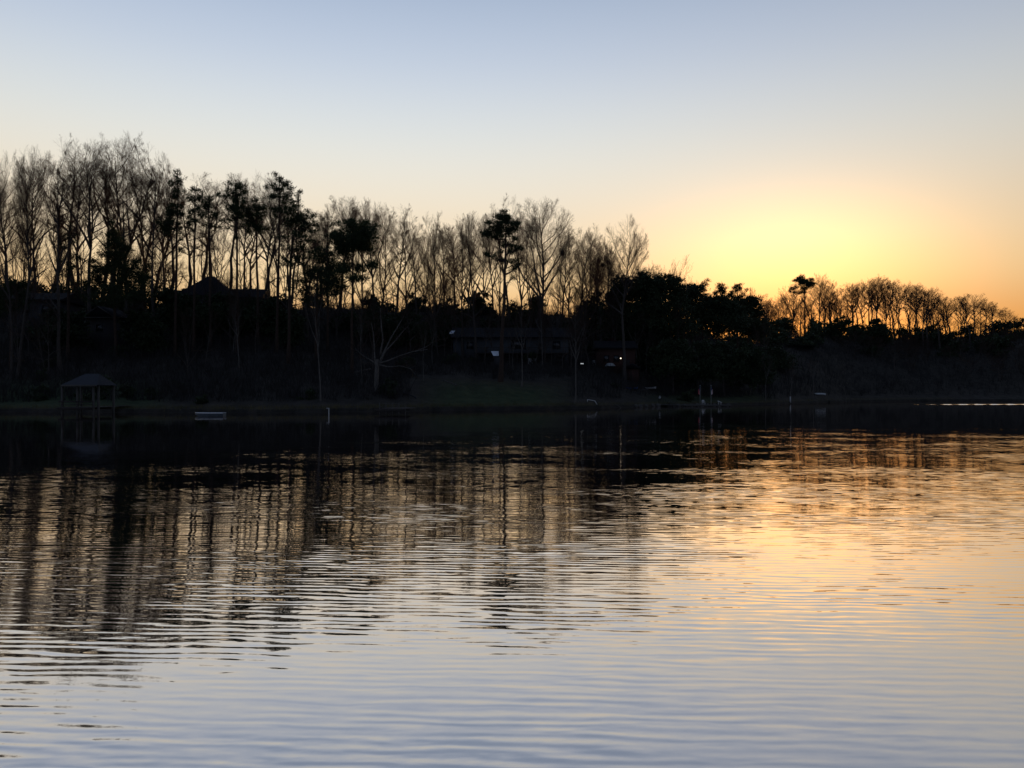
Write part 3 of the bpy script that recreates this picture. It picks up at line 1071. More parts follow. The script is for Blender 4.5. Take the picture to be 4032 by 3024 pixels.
for px, ty in ((1748, 1215), (1792, 1180), (1846, 1240), (1910, 1200), (1946, 1230), (2004, 1205), (2078, 1215), (2112, 1190), (2170, 1225), (2214, 1195), (2246, 1230)):
    plant_bare(RNG.choice(['slim_a', 'slim_b', 'round_b']), px, ty, RNG.uniform(139, 145), 'dim bare understory tree screening the long middle house',
               group='understory trees before the long middle house', wid=RNG.uniform(30, 52), name='understory_tree')
for px, ty, wd in ((742, 1092, 46), (796, 1112, 50), (862, 1086, 48), (905, 1120, 44), (968, 1118, 48), (1006, 1126, 40)):
    plant_bare(RNG.choice(['round_a', 'round_b', 'slim_b']), px, ty, RNG.uniform(134, 138), 'twiggy bare tree screening the hip roofed house',
               group='understory trees before the hip roofed house', wid=wd, name='understory_tree')
# the low many limbed tree at the water
def sprawling_tree(px, by):
    D = hit(px, by) or 105
    x, y, z = at(px, D)
    k = D / F
    o = thing('bare_tree', 'low many limbed tree with long pale branches sprawling over the bank', 'tree', (x, y, z))
    rng = np.random.default_rng(77)

    def P(*pp):
        return np.array([((a - px) * k, yy, CAMZ + (HY - b_) * k - z) for a, b_, yy in pp])
    limbs = [
        (P((1483, 1545, 0), (1482, 1500, 0), (1484, 1460, 0), (1486, 1430, 0), (1488, 1415, 0)), 0.36, 0.27),
        (P((1478, 1435, 0), (1474, 1400, .2), (1472, 1360, .4), (1468, 1320, .6), (1458, 1270, .8)), 0.13, 0.04),
        (P((1490, 1430, 0), (1500, 1390, -.3), (1510, 1340, -.5), (1504, 1280, -.6), (1500, 1215, -.6)), 0.16, 0.05),
        (P((1495, 1425, 0), (1512, 1380, .5), (1535, 1330, .9), (1560, 1285, 1.2), (1585, 1240, 1.4)), 0.15, 0.04),
        (P((1500, 1420, 0), (1520, 1385, -.6), (1560, 1345, -1), (1590, 1310, -1.3), (1614, 1286, -1.5)), 0.14, 0.04),
        (P((1495, 1430, 0), (1530, 1422, -.8), (1575, 1404, -1.2), (1625, 1388, -1.5), (1690, 1378, -1.6)), 0.13, 0.04),
        (P((1492, 1436, 0), (1530, 1445, -.6), (1580, 1442, -1), (1620, 1452, -1.2), (1640, 1475, -1.3)), 0.10, 0.03),
        (P((1478, 1430, 0), (1455, 1415, .2), (1435, 1405, .3), (1415, 1390, .4), (1395, 1370, .4)), 0.08, 0.03),
        (P((1600, 1396, -1.3), (1640, 1385, -1.4), (1680, 1370, -1.5), (1712, 1350, -1.6), (1740, 1340, -1.7)), 0.06, 0.02)]
    parts = [tubes(p[None], taper(1, 5, a, b_), 7) for p, a, b_ in limbs]
    me = mesh_np('sprawling_trunk', *join(parts))
    link('trunk', me, M['pale_bark'], o)
    PL = np.array([p for p, _, _ in limbs[1:]])
    L = np.full(len(PL), 4.0)
    s2, d2, l2, _ = children(rng, PL, L, 9, 0.25, 40, 0.5)
    P2 = grow(rng, s2, d2, l2, 5, 0.05, 0.1)
    s3, d3, l3, _ = children(rng, P2, l2, 6, 0.2, 40, 0.5)
    P3 = grow(rng, s3, d3, l3, 4, 0.03, 0.12)
    s4, d4, l4, _ = children(rng, P3, l3, 3, 0.2, 40, 0.6)
    P4 = grow(rng, s4, d4, l4, 3, 0.03, 0.12)
    cm = mesh_np('sprawling_crown', *join([tubes(P2, taper(len(P2), 5, .035, .012), 3), tubes(P3, taper(len(P3), 4, .015, .007), 3), tubes(P4, taper(len(P4), 3, .009, .004), 3)]))
    link('crown', cm, M['twig'], o)


sprawling_tree(1483, 1545)

# ---- pines and broad evergreens
plant_evergreen('pine_tree', 128, [(700, 664), (697, 900), (690, 1195)],
                [(700, 682, 13, 16), (710, 702, 17, 13), (690, 722, 19, 18), (706, 746, 18, 16), (690, 772, 20, 15), (690, 845, 32, 42), (668, 885, 26, 40), (650, 915, 22, 30), (705, 905, 24, 22)],
                'ragged narrow pine, leftmost of the pine group at the left', 101)
plant_evergreen('pine_tree', 130, [(766, 735), (768, 900), (760, 1200)],
                [(765, 750, 26, 18), (744, 775, 28, 16), (786, 775, 22, 16), (762, 802, 42, 16), (738, 832, 30, 18), (786, 834, 24, 22), (760, 870, 30, 16)],
                'thin topped pine standing second in the left pine group', 102, dens=7)
plant_evergreen('pine_tree', 131, [(822, 772), (824, 900), (830, 1195)],
                [(822, 786, 20, 16), (808, 815, 24, 14), (838, 850, 22, 12), (820, 885, 24, 12), (852, 766, 16, 9), (800, 850, 16, 10)],
                'smallest sparse pine of the left pine group', 103, dens=7)
plant_evergreen('pine_tree', 127, [(929, 718), (932, 900), (936, 1205)],
                [(930, 735, 26, 18), (905, 756, 26, 16), (956, 750, 22, 18), (930, 777, 40, 16), (888, 766, 15, 9), (912, 830, 34, 38), (946, 830, 28, 34), (880, 866, 36, 7), (898, 892, 42, 6)],
                'flat topped pine with two long low boughs in the left pine group', 104)
plant_evergreen('pine_tree', 132, [(1008, 782), (1010, 950), (1016, 1205)],
                [(1005, 800, 30, 22), (975, 830, 34, 24), (1040, 830, 32, 28), (1008, 860, 56, 30), (1030, 902, 36, 18), (990, 912, 20, 16)],
                'dark umbrella shaped pine in the middle of the left pine group', 105)
plant_evergreen('pine_tree', 126, [(1102, 694), (1100, 900), (1088, 1205)],
                [(1100, 712, 26, 18), (1075, 735, 28, 13), (1126, 730, 26, 16), (1052, 730, 16, 10), (1150, 748, 15, 17), (1100, 757, 44, 15), (1080, 783, 28, 11), (1122, 792, 26, 11), (1090, 825, 24, 10)],
                'tallest pine with rounded tiers in the left pine group', 106)
plant_evergreen('pine_tree', 122, [(1178, 752), (1172, 850), (1145, 1000), (1134, 1210)],
                [(1178, 768, 13, 17), (1172, 800, 30, 18), (1190, 830, 40, 20), (1160, 850, 36, 26), (1206, 860, 36, 18), (1180, 892, 54, 26), (1218, 908, 30, 10), (1160, 932, 52, 15), (1208, 952, 42, 9), (1172, 982, 54, 11), (1226, 880, 20, 9), (1190, 1012, 62, 8), (1232, 1000, 30, 6), (1170, 1045, 60, 10)],
                'dense sloping pine at the right end of the left pine group', 107, dens=10)
plant_evergreen('evergreen_tree', 126, [(1250, 1050), (1246, 1200), (1240, 1330)],
                [(1250, 1090, 60, 40), (1196, 1120, 46, 34), (1282, 1130, 40, 36), (1230, 1160, 70, 34)],
                'low sparse evergreen below the sloping pine', 108, dens=5)
plant_evergreen('evergreen_tree', 118, [(1394, 866), (1390, 1000), (1386, 1300), (1384, 1540)],
                [(1394, 886, 48, 26), (1350, 914, 48, 28), (1440, 908, 48, 34), (1394, 930, 88, 38), (1328, 936, 38, 18), (1456, 958, 38, 24), (1402, 985, 68, 22), (1310, 928, 22, 15), (1394, 962, 82, 38), (1360, 1002, 42, 20), (1440, 1050, 48, 24), (1345, 1050, 40, 20), (1400, 1090, 60, 20)],
                'broad round headed dark evergreen on a tall trunk at the left of centre', 109, dens=16, size=0.5)
plant_evergreen('evergreen_tree', 138, [(1284, 975), (1288, 1100), (1290, 1400)],
                [(1284, 985, 38, 18), (1258, 1010, 48, 22), (1310, 1030, 54, 34), (1280, 1060, 68, 36), (1238, 1062, 40, 30), (1320, 1092, 50, 30), (1270, 1130, 60, 30)],
                'lower dark evergreen left of the broad round headed one', 110, dens=9)
plant_evergreen('evergreen_tree', 124, [(446, 876), (450, 1000), (456, 1330)],
                [(447, 892, 13, 18), (455, 930, 34, 22), (430, 960, 30, 22), (480, 960, 40, 24), (446, 1000, 60, 30), (500, 1002, 50, 32), (400, 1042, 50, 32), (460, 1052, 80, 40), (530, 1052, 40, 40), (420, 1102, 80, 40), (512, 1112, 60, 48), (370, 1030, 30, 20), (352, 1092, 40, 38), (460, 1165, 120, 40)],
                'massive black conifer at the left with a ragged pyramid outline', 111, dens=9)
plant_evergreen('conifer_tree', 122, [(276, 880), (272, 1000), (268, 1330)],
                [(276, 898, 9, 13), (270, 926, 22, 7), (283, 951, 26, 7), (262, 976, 30, 7), (286, 1006, 34, 7), (258, 1036, 34, 7), (290, 1061, 36, 8), (265, 1086, 40, 8), (282, 1112, 40, 8), (262, 1140, 44, 9)],
                'thin see through conifer with drooping tiers left of the black conifer', 112, dens=6)
plant_evergreen('evergreen_tree', 140, [(572, 1040), (570, 1150), (566, 1330)],
                [(572, 1062, 26, 20), (560, 1100, 40, 30), (590, 1130, 40, 34), (560, 1160, 60, 34)],
                'small dark evergreen between the black conifer and the hip roofed house', 113, dens=7)
plant_evergreen('evergreen_tree', 118, [(40, 1090), (44, 1200), (44, 1330)],
                [(30, 1112, 46, 30), (70, 1150, 50, 36), (10, 1150, 50, 36), (40, 1190, 80, 40)],
                'bushy dark evergreen at the extreme left edge', 114, dens=8)
plant_evergreen('pine_tree', hit(1970, 1503) or 126, [(1994, 834), (1991, 1000), (1984, 1200), (1970, 1503)],
                [(1994, 846, 27, 13), (1974, 864, 35, 15), (2010, 865, 30, 16), (1964, 885, 43, 15), (2000, 890, 43, 15), (1944, 905, 33, 12), (2016, 910, 26, 15), (1925, 920, 26, 11), (1985, 915, 36, 13), (1940, 934, 18, 7), (2030, 938, 22, 7), (1970, 937, 28, 8), (2002, 960, 43, 9), (2040, 970, 25, 11), (2005, 985, 38, 8), (1914, 1000, 19, 8), (1944, 1008, 22, 7), (1966, 1021, 18, 6), (2000, 1026, 24, 6), (2030, 1030, 25, 7), (2042, 1046, 21, 8), (2024, 1057, 16, 6), (2020, 1092, 10, 3)],
                'lone tall pine with a rounded dark head above the middle lawn', 115, dens=16, girth=0.34, extra=0)
plant_evergreen('evergreen_tree', 165, [(2511, 1080), (2506, 1200), (2500, 1450)],
                [(2511, 1100, 50, 24), (2468, 1130, 50, 34), (2552, 1135, 50, 34), (2440, 1160, 40, 38), (2510, 1172, 72, 40), (2422, 1150, 26, 18), (2420, 1202, 50, 40), (2480, 1232, 84, 50), (2562, 1212, 60, 50), (2450, 1290, 80, 50), (2540, 1290, 80, 50)],
                'big dome shaped evergreen, the left one of the pair right of centre', 116, dens=10, size=0.6, kind='leaf', mat='leaves')
plant_evergreen('evergreen_tree', 168, [(2616, 1080), (2620, 1200), (2622, 1450)],
                [(2616, 1100, 48, 22), (2652, 1126, 34, 28), (2588, 1130, 40, 30), (2622, 1162, 60, 40), (2672, 1172, 40, 38), (2622, 1222, 84, 50), (2640, 1290, 90, 50)],
                'big dome shaped evergreen, the right one of the pair right of centre', 117, dens=10, size=0.6, kind='leaf', mat='leaves')
plant_evergreen('evergreen_tree', 180, [(2722, 1122), (2724, 1200), (2724, 1400)],
                [(2722, 1136, 38, 16), (2700, 1162, 48, 34), (2744, 1190, 58, 44), (2720, 1250, 80, 50)],
                'rounded evergreen right of the two big domes', 118, dens=9, size=0.6, kind='leaf', mat='leaves')
plant_evergreen('pine_tree', 190, [(2766, 1106), (2768, 1200), (2768, 1380)],
                [(2766, 1114, 26, 11), (2772, 1136, 22, 14), (2752, 1150, 20, 14), (2770, 1175, 34, 20)],
                'small flat headed pine, left one of three before the sunset', 119, dens=9)
plant_evergreen('pine_tree', 192, [(2844, 1118), (2844, 1200), (2842, 1380)],
                [(2844, 1127, 26, 10), (2834, 1150, 26, 16), (2858, 1166, 22, 15), (2838, 1190, 36, 20)],
                'small flat headed pine, middle one of three before the sunset', 120, dens=9)
plant_evergreen('pine_tree', 194, [(2904, 1118), (2904, 1200), (2902, 1390)],
                [(2904, 1127, 25, 10), (2888, 1147, 24, 13), (2926, 1141, 20, 9), (2905, 1166, 30, 15), (2900, 1190, 40, 20)],
                'small flat headed pine, right one of three before the sunset', 121, dens=9)
plant_evergreen('evergreen_tree', 196, [(2945, 1172), (2946, 1250), (2944, 1420)],
                [(2945, 1186, 38, 16), (2962, 1216, 40, 28), (2920, 1222, 50, 36), (2986, 1252, 30, 30), (2940, 1280, 70, 44), (2990, 1300, 44, 34)],
                'sloping dark evergreen ending the row beside the bright notch', 122, dens=10, size=0.65, kind='leaf', mat='leaves')
plant_evergreen('evergreen_tree', 184, [(2822, 1180), (2822, 1280), (2820, 1420)],
                [(2822, 1200, 60, 26), (2782, 1226, 56, 36), (2872, 1242, 60, 40), (2826, 1270, 90, 50)],
                'low dark evergreen under the three small pines', 123, dens=10, size=0.65, kind='leaf', mat='leaves')
plant_evergreen('pine_tree', 286, [(3168, 1087), (3169, 1180), (3170, 1305)],
                [(3168, 1098, 27, 11), (3150, 1110, 29, 11), (3186, 1110, 24, 12), (3168, 1124, 34, 12), (3167, 1142, 22, 9), (3128, 1137, 20, 7), (3140, 1151, 16, 6), (3112, 1147, 9, 4)],
                'lone mushroom headed pine standing on the ridge in the sunset', 124, dens=9, size=0.8, girth=0.36, extra=0)
for q, (px, py, lab) in enumerate([(3074, 1248, 'dark evergreen bush on the ridge left of the lone ridge pine'), (3312, 1248, 'dark evergreen bush on the ridge right of the taller bare tree'),
                                   (3453, 1262, 'dark evergreen bush under the highest part of the ridge')]):
    plant_evergreen('evergreen_tree', 272, [(px, py), (px, py + 40), (px, py + 120)],
                    [(px, py + 14, 22, 14), (px + 18, py + 34, 34, 20), (px - 20, py + 40, 34, 20), (px, py + 66, 60, 26)], lab, 130 + q, dens=6, size=0.8, kind='leaf', mat='leaves')
for q, (px, py, lab) in enumerate([(2344, 1154, 'little round evergreen beside the slim nest tree'), (2300, 1186, 'little rounded bush left of the little round evergreen')]):
    plant_evergreen('evergreen_tree', 172, [(px, py), (px, py + 60), (px, py + 140)],
                    [(px, py + 14, 22, 14), (px - 10, py + 34, 26, 18), (px + 12, py + 44, 28, 20), (px, py + 70, 50, 26)], lab, 140 + q, dens=8, kind='leaf', mat='leaves')
plant_evergreen('maple_tree', hit(2410, 1450) or 150, [(2410, 1330), (2410, 1390), (2408, 1455)],
                [(2410, 1350, 26, 16), (2380, 1372, 34, 20), (2440, 1376, 34, 20), (2412, 1396, 50, 18), (2360, 1400, 30, 16)],
                'low dark maroon leaved tree before the porch lamp house', 150, dens=11, size=0.4, kind='leaf', mat='maroon', girth=0.14, bark='bark')

BUSH = [(684, 1138, 134, 'left of the hip roofed house'), (1028, 1166, 136, 'right of the lower wing house'), (1120, 1215, 134, 'below the tallest rounded pine'), (770, 1165, 135, 'before the left half of the hip roofed house'), (868, 1158, 134, 'before the right half of the hip roofed house'), (950, 1185, 136, 'before the lower wing house'),
        (250, 1215, 128, 'behind the covered dock trees'), (560, 1230, 127, 'below the black conifer'), (1480, 1215, 150, 'behind the many limbed tree'), (1600, 1235, 152, 'behind the stone path'), (1740, 1250, 160, 'behind the left end of the long house'),
        (2440, 1320, 176, 'below the left dome evergreen'), (2560, 1330, 166, 'between the two dome evergreens'), (2650, 1340, 150, 'below the right dome evergreen'), (2750, 1350, 156, 'below the left small pine'), (2850, 1350, 160, 'below the middle small pine'), (2950, 1370, 165, 'below the sloping dark evergreen'), (3040, 1370, 205, 'below the bright notch'), (3120, 1350, 240, 'below the lone ridge pine')]
for q, (px, py, D, where) in enumerate(BUSH):
    plant_evergreen('evergreen_bush', D, [(px, py), (px, py + 50), (px, py + 130)],
                    [(px, py + 18, 40, 22), (px - 34, py + 46, 44, 30), (px + 36, py + 50, 46, 30), (px, py + 80, 80, 36), (px - 30, py + 110, 60, 36), (px + 34, py + 112, 60, 36)],
                    'broad dark evergreen bush ' + where, 500 + q, dens=7, size=0.6, kind='leaf', mat='leaves', cat='bush', bark='bark', girth=0.16)

# ---- shrubs on the hillside (shared masses)
SHRUB = []
for s in range(4):
    rng = np.random.default_rng(200 + s)
    bl = [(rng.normal(0, .9), rng.normal(0, .8), 1.1 + rng.uniform(0, 1.4), rng.uniform(.8, 1.4), rng.uniform(.8, 1.3), rng.uniform(.6, 1.0)) for _ in range(7)] + [(rng.normal(0, 1.0), rng.normal(0, .9), 0.35, 1.3, 1.2, .55) for _ in range(4)]
    V, T = foliage(rng, bl, 11, 0.42, 'leaf')
    V[:, 2] = np.maximum(V[:, 2], 0.0)
    fm = mesh_np('shrub_foliage', V, None, T)
    fm.materials.append(M['leaves'])
    st = np.array([[(0, 0, -0.2), (b_[0] * .3, b_[1] * .3, .5), (b_[0] * .8, b_[1] * .8, b_[2] * .7), b_[:3]] for b_ in bl])
    sm = mesh_np('shrub_stem', *tubes(st, taper(len(st), 4, .05, .015), 4))
    sm.materials.append(M['bark'])
    SHRUB.append((fm, sm))


def shrub(px, D, s, label, group=None):
    x, y, z = at(px, D)
    o = thing('shrub', label, 'shrub', (x, y, z - 0.35 * s), RNG.uniform(0, 6.28), group, (s, s, s * RNG.uniform(0.8, 1.2)))
    fm, sm = RNG.choice(SHRUB)
    link('stem', sm, parent=o)
    link('foliage', fm, parent=o)


for q in range(70):
    px = RNG.uniform(-40, 2560)
    th = math.atan((px - CX) / F)
    D = (float(shore_r(math.degrees(th))) + RNG.uniform(60, 92)) * math.cos(th)
    shrub(px, D, RNG.uniform(0.9, 1.9), 'dark evergreen shrub along the crest of the near hill', 'evergreen shrubs along the crest of the near hill')
for q in range(44):
    px = RNG.uniform(2500, 4060)
    th = math.atan((px - CX) / F)
    D = (float(shore_r(math.degrees(th))) + RNG.uniform(60, 118)) * math.cos(th)
    shrub(px, D, RNG.uniform(1.2, 2.4), 'dark evergreen shrub on the slope below the sunset ridge', 'evergreen shrubs below the sunset ridge')
for q in range(34):
    px = RNG.uniform(-20, 2900)
    th = math.atan((px - CX) / F)
    dd = RNG.uniform(4, 56)
    if 1720 < px < 2240 and dd < 34:
        continue
    D = (float(shore_r(math.degrees(th))) + dd) * math.cos(th)
    shrub(px, D, RNG.uniform(0.4, 0.9), 'low dark shrub on the near slope between the trunks', 'low shrubs on the near slope')

# leaf nests of squirrels in the crowns
for (px, py, D, lab) in [(2215, 997, 153, 'round dark leaf nest in the right side of the large fan crown'), (2373, 1043, 158, 'larger round leaf nest beside the egg shaped bare tree')]:
    rng = np.random.default_rng(int(px))
    x, y, z = at(px, D, py)
    d = rng.normal(0, 1, (150, 3))
    d /= np.linalg.norm(d, axis=1, keepdims=True)
    c = d * rng.uniform(0.1, 0.42, (150, 1))
    t = np.cross(d, rng.normal(0, 1, (150, 3)))
    t /= np.linalg.norm(t, axis=1, keepdims=True)
    Pn = np.stack((c - t * .3, c, c + t * .3), 1)
    o = link('squirrel_nest', mesh_np('squirrel_nest', *tubes(Pn, np.full((150, 3), 0.03), 4)), M['twig'], loc=(x, y, z))
    tag(o, lab, 'nest')

# ---- undergrowth, reeds: nobody could count them
def scatter(name, n, seed, phi0, phi1, d0, d1, h0, h1, wd, mat, label_d=None, skip=None, lean=0.35, clump=6):
    rng = np.random.default_rng(seed)
    ph = rng.uniform(phi0, phi1, n)
    d = rng.uniform(d0, d1, n)
    if skip is not None:
        ok = ~skip(ph, d)
        ph, d = ph[ok], d[ok]
        n = len(ph)
    r = shore_r(ph) + d
    x, y = r * np.sin(np.radians(ph)), r * np.cos(np.radians(ph))
    z = terr(x, y) - 0.05
    base = np.stack((x, y, z), 1)
    base = np.repeat(base, clump, 0)
    n2 = len(base)
    base[:, :2] += rng.normal(0, 0.35, (n2, 2))
    h = rng.uniform(h0, h1, n2)
    dirs = np.stack((rng.normal(0, lean, n2), rng.normal(0, lean, n2), np.ones(n2)), 1)
    tip = base + dirs * h[:, None]
    an = rng.uniform(0, PI, n2)
    s = np.stack((np.cos(an), np.sin(an), np.zeros(n2)), 1) * wd * rng.uniform(0.6, 1.4, (n2, 1))
    mid = base * 0.45 + tip * 0.55 + rng.normal(0, 0.06, (n2, 3)) * h[:, None]
    V = np.stack((base - s, base + s, mid + s * .7, mid - s * .7, tip), 1).reshape(-1, 3)
    k = np.arange(n2)[:, None] * 5
    me = mesh_np(name, V, k + np.array([[0, 1, 2, 3]]), k + np.array([[3, 2, 4]]))
    return tag(link(name, me, M[mat]), kind='stuff')


lawn_skip = lambda ph, d: ((ph > -7.5) & (ph < 4.5) & (d < 22)) | ((ph > 8) & (ph < 18) & (d < 12))
scatter('underbrush', 17000, 301, -40, 40, 6, 105, 0.6, 3.0, 0.030, 'brush', skip=lawn_skip)
scatter('shore_reeds', 2600, 302, -38, 30, 0.15, 1.6, 0.15, 0.7, 0.012, 'reed', lean=0.25, clump=5)
scatter('lawn_grass', 4200, 303, -7, 4.5, 1.5, 20, 0.05, 0.14, 0.02, 'reed', lean=0.3, clump=4)

# ------------------------------------------------------------------ houses


def window(parent, x0, x1, z0, z1, y, trim='siding'):
    f = MB()
    t = 0.09
    f.box(x0 - t, x0, y - .06, y + .02, z0 - t, z1 + t).box(x1, x1 + t, y - .06, y + .02, z0 - t, z1 + t)
    f.box(x0, x1, y - .06, y + .02, z1, z1 + t).box(x0, x1, y - .06, y + .02, z0 - t, z0)
    xm = (x0 + x1) / 2
    f.box(xm - .03, xm + .03, y - .05, y - .02, z0, z1)
    w = f.build('window', M[trim], parent)
    MB().box(x0, x1, y - .018, y - .006, z0, z1).build('pane', M['glass'], w)
    return w


def house(px, D, wid, dep, h, rise, label, rz=0.0, wall='siding', roof='shingle', ridge='x', hip=0.0, over=0.5, wins=(), trim='siding', dz=0.0, chimney=None, door=None):
    x, y, z = at(px, D)
    o = thing('house', label, 'house', (x, y, z + dz), rz)
    w, d = wid / 2, dep / 2
    MB().box(-w, w, -d, d, -1.5, h).build('wall', M[wall], o)
    r = MB()
    e, t = over, 0.22
    if ridge == 'x':
        rr = w + e - hip
        A, B_, C_, Dd = (-w - e, -d - e, h), (w + e, -d - e, h), (w + e, d + e, h), (-w - e, d + e, h)
        R0, R1 = (-rr, 0, h + rise), (rr, 0, h + rise)
        up = lambda p: (p[0], p[1], p[2] + t)
        r.face([up(A), up(B_), up(R1), up(R0)]).face([up(C_), up(Dd), up(R0), up(R1)])
        r.face([up(B_), up(C_), up(R1)]).face([up(Dd), up(A), up(R0)])
        r.face([A, Dd, C_, B_])
        for p, q in ((A, B_), (B_, C_), (C_, Dd), (Dd, A)):
            r.face([p, q, up(q), up(p)])
    else:
        r.prism([(-w - e, h), (0, h + rise), (w + e, h), (w + e, h + t), (0, h + rise + t), (-w - e, h + t)], -d - e, d + e)
        MB().prism([(-w, h + .003), (w, h + .003), (0, h + rise * w / (w + e))], -d + .02, d - .02).build('gable', M[wall], o)
    ro = r.build('roof', M[roof], o)
    if chimney:
        cx, cy, ch = chimney
        MB().box(cx - .45, cx + .45, cy - .45, cy + .45, h, h + ch).box(cx - .52, cx + .52, cy - .52, cy + .52, h + ch - .18, h + ch).build('chimney', M['brick'], ro)
    for (a, b_, c, dd) in wins:
        window(o, a, b_, c, dd, -d, trim)
    if door:
        a, b_, c, dd = door
        dr = MB().box(a, b_, -d - .05, -d - .003, c, dd).build('door', M['dark_wood'], o)
        MB().bar((b_ - .12, -d - .1, c + 1.0), (b_ - .12, -d - .05, c + 1.0), .035).build('handle', M['tin'], dr)
    return o


# big hip roofed house on the left hill
house(832, 146, 9.2, 9.0, 6.3, 4.2, 'big dark hip roofed house among the left pines', rz=0.1, ridge='x', hip=4.5, wins=[(-3.4, -2.2, 3.4, 4.8), (2.0, 3.6, 3.2, 4.8), (-3.4, -2.4, 0.6, 2.0)], door=(1.0, 2.1, -0.2, 2.0), dz=-1.3)
house(960, 150, 8.0, 6.5, 6.0, 2.0, 'lower roofed wing house right of the big hip roofed house', rz=0.06, ridge='x', wins=[(-2.4, -1.2, 3.2, 4.4)], dz=-1.5)
# house at far left
h1 = house(180, 140, 9.0, 7.0, 5.2, 1.6, 'dim low house behind the leaning trees at far left', rz=0.05, ridge='x', wins=[(-2.0, -1.0, 3.0, 4.4), (1.2, 2.4, 3.0, 4.4), (3.0, 4.0, 3.0, 4.4)], trim='grey_siding')
h2 = house(432, 134, 4.4, 6.0, 5.0, 1.7, 'dark gabled cottage with pale gable edge at the left', rz=-0.05, ridge='y', wall='siding', wins=[(-0.6, 0.6, 2.6, 3.8)], trim='grey_siding')
MB().bar((-2.75, -3.52, 5.03), (-0.05, -3.52, 6.78), .07).bar((0.05, -3.52, 6.78), (2.75, -3.52, 5.03), .07).build('gable_trim', M['wood'], h2)
MB().box(-2.7, 2.7, -3.62, -3.54, 4.86, 5.0).build('eave_board', M['wood'], h2)

# long middle house with a deck
Dm = 150.0
xm0 = at(2080, Dm)
mid = thing('house', 'long dark house with a wooden deck above the middle lawn', 'house', (xm0[0], xm0[1], tz(xm0[0], xm0[1] - 5)), 0.0)
zb = mid.location.z
kz = lambda py, D=Dm: CAMZ + (HY - py) / F * D - zb
kx = lambda px, D=Dm: (px - 2080) / F * D
zt, zd = kz(1328), kz(1392)
MB().box(kx(1785), kx(2238), 0, 8, -1.0, zt).build('wall', M['grey_siding'], mid)
r = MB()
r.face([(kx(1775), -.7, zt), (kx(2248), -.7, zt), (kx(2248), 4, zt + 2.2), (kx(1775), 4, zt + 2.2)])
r.face([(kx(2248), 8.7, zt), (kx(1775), 8.7, zt), (kx(1775), 4, zt + 2.2), (kx(2248), 4, zt + 2.2)])
r.face([(kx(1775), -.7, zt - .18), (kx(1775), 8.7, zt - .18), (kx(2248), 8.7, zt - .18), (kx(2248), -.7, zt - .18)])
r.face([(kx(1775), -.7, zt - .18), (kx(2248), -.7, zt - .18), (kx(2248), -.7, zt), (kx(1775), -.7, zt)])
r.face([(kx(1775), 8.7, zt), (kx(1775), -.7, zt), (kx(1775), 4, zt + 2.2)])
r.face([(kx(2248), -.7, zt), (kx(2248), 8.7, zt), (kx(2248), 4, zt + 2.2)])
mroof = r.build('roof', M['shingle'], mid)
# bright roof window tilted to the sky
sk = MB()
sk.face([(kx(1768), .55, kz(1311)), (kx(1784), .55, kz(1311)), (kx(1791), 1.25, kz(1300)), (kx(1775), 1.25, kz(1300))])
sk.face([(kx(1768), .55, kz(1311) - .12), (kx(1784), .55, kz(1311) - .12), (kx(1784), .55, kz(1311)), (kx(1768), .55, kz(1311))])
sk.build('skylight', M['tin'], mroof)
for px, wpx, yt in ((1838, 26, 1346), (2012, 58, 1338), (2176, 30, 1344)):
    window(mid, kx(px), kx(px + wpx), kz(1374), kz(yt), 0, 'grey_siding')
for px in (1850, 2040, 2190):
    window(mid, kx(px), kx(px + 30), kz(1432), kz(1405), 0, 'grey_siding')
dr = MB().box(kx(2120), kx(2138), -.05, -.004, zd + .02, zd + 2.0).build('door', M['dark_wood'], mid)
deck = MB().box(kx(1880), kx(2235), -3.0, -.01, zd - .2, zd).build('deck', M['dark_wood'], mid)
for q, px in enumerate((1884, 1960, 2036, 2110, 2184, 2230)):
    gz = tz(xm0[0] + kx(px), xm0[1] - 2.9) - zb - .3
    MB().box(kx(px) - .09, kx(px) + .09, -2.95, -2.77, gz, zd - .203).build('post', M['dark_wood'], mid)
rl_ = MB().box(kx(1880), kx(2235), -3.0, -2.92, zd + .95, zd + 1.03)
ral = rl_.build('railing', M['dark_wood'], mid)
bm_ = MB().box(-.02, .02, -2.98, -2.94, zd + .003, zd + .948).mesh('baluster')
for px in range(1886, 2236, 6):
    link('baluster', bm_, M['dark_wood'], ral, loc=(kx(px), 0, 0))

# porch lamp house
hp = house(2420, 158, 7.5, 6.0, 4.2, 1.6, 'small brick house with a lit porch lamp behind the maroon tree', wall='brick', ridge='x', wins=[(-2.6, -1.5, 1.6, 2.9), (-0.6, 0.5, 1.6, 2.9)], trim='brick', door=(1.6, 2.6, 0, 2.0))
sh = house(2492, 152, 2.4, 2.6, 2.1, 0.9, 'little gabled shed right of the porch lamp house', rz=-0.3, wall='brick', ridge='y', over=0.25, dz=0.2)
x, y, z = at(2444, 153.5, 1411)
lp = thing('porch_lamp', 'small glowing warm porch lamp on the brick house', 'lamp', (x, y, z))
s = []
for k in range(7):
    a = -PI / 2 + PI * k / 6
    s.append([(0.13 * math.cos(a) * math.cos(b_ * PI / 4), 0.13 * math.cos(a) * math.sin(b_ * PI / 4), 0.13 * math.sin(a)) for b_ in range(9)])
MB().hull(s).build('globe', M['lamp_warm'], lp)
MB().bar((0, 0.05, 0.17), (0, 0.9, 0.32), 0.03).build('bracket', M['dark_wood'], lp)
x, y, z = at(2292, 148, 1432)
lp = thing('floodlight', 'bright white light bar near the ground right of the middle house', 'lamp', (x, y, z), 0.1)
MB().box(-.28, .28, -.03, .06, -.08, .10).build('tube', M['lamp_cool'], lp)
MB().box(-.32, .32, .062, .12, -.12, .14).build('housing', M['dark_wood'], lp)
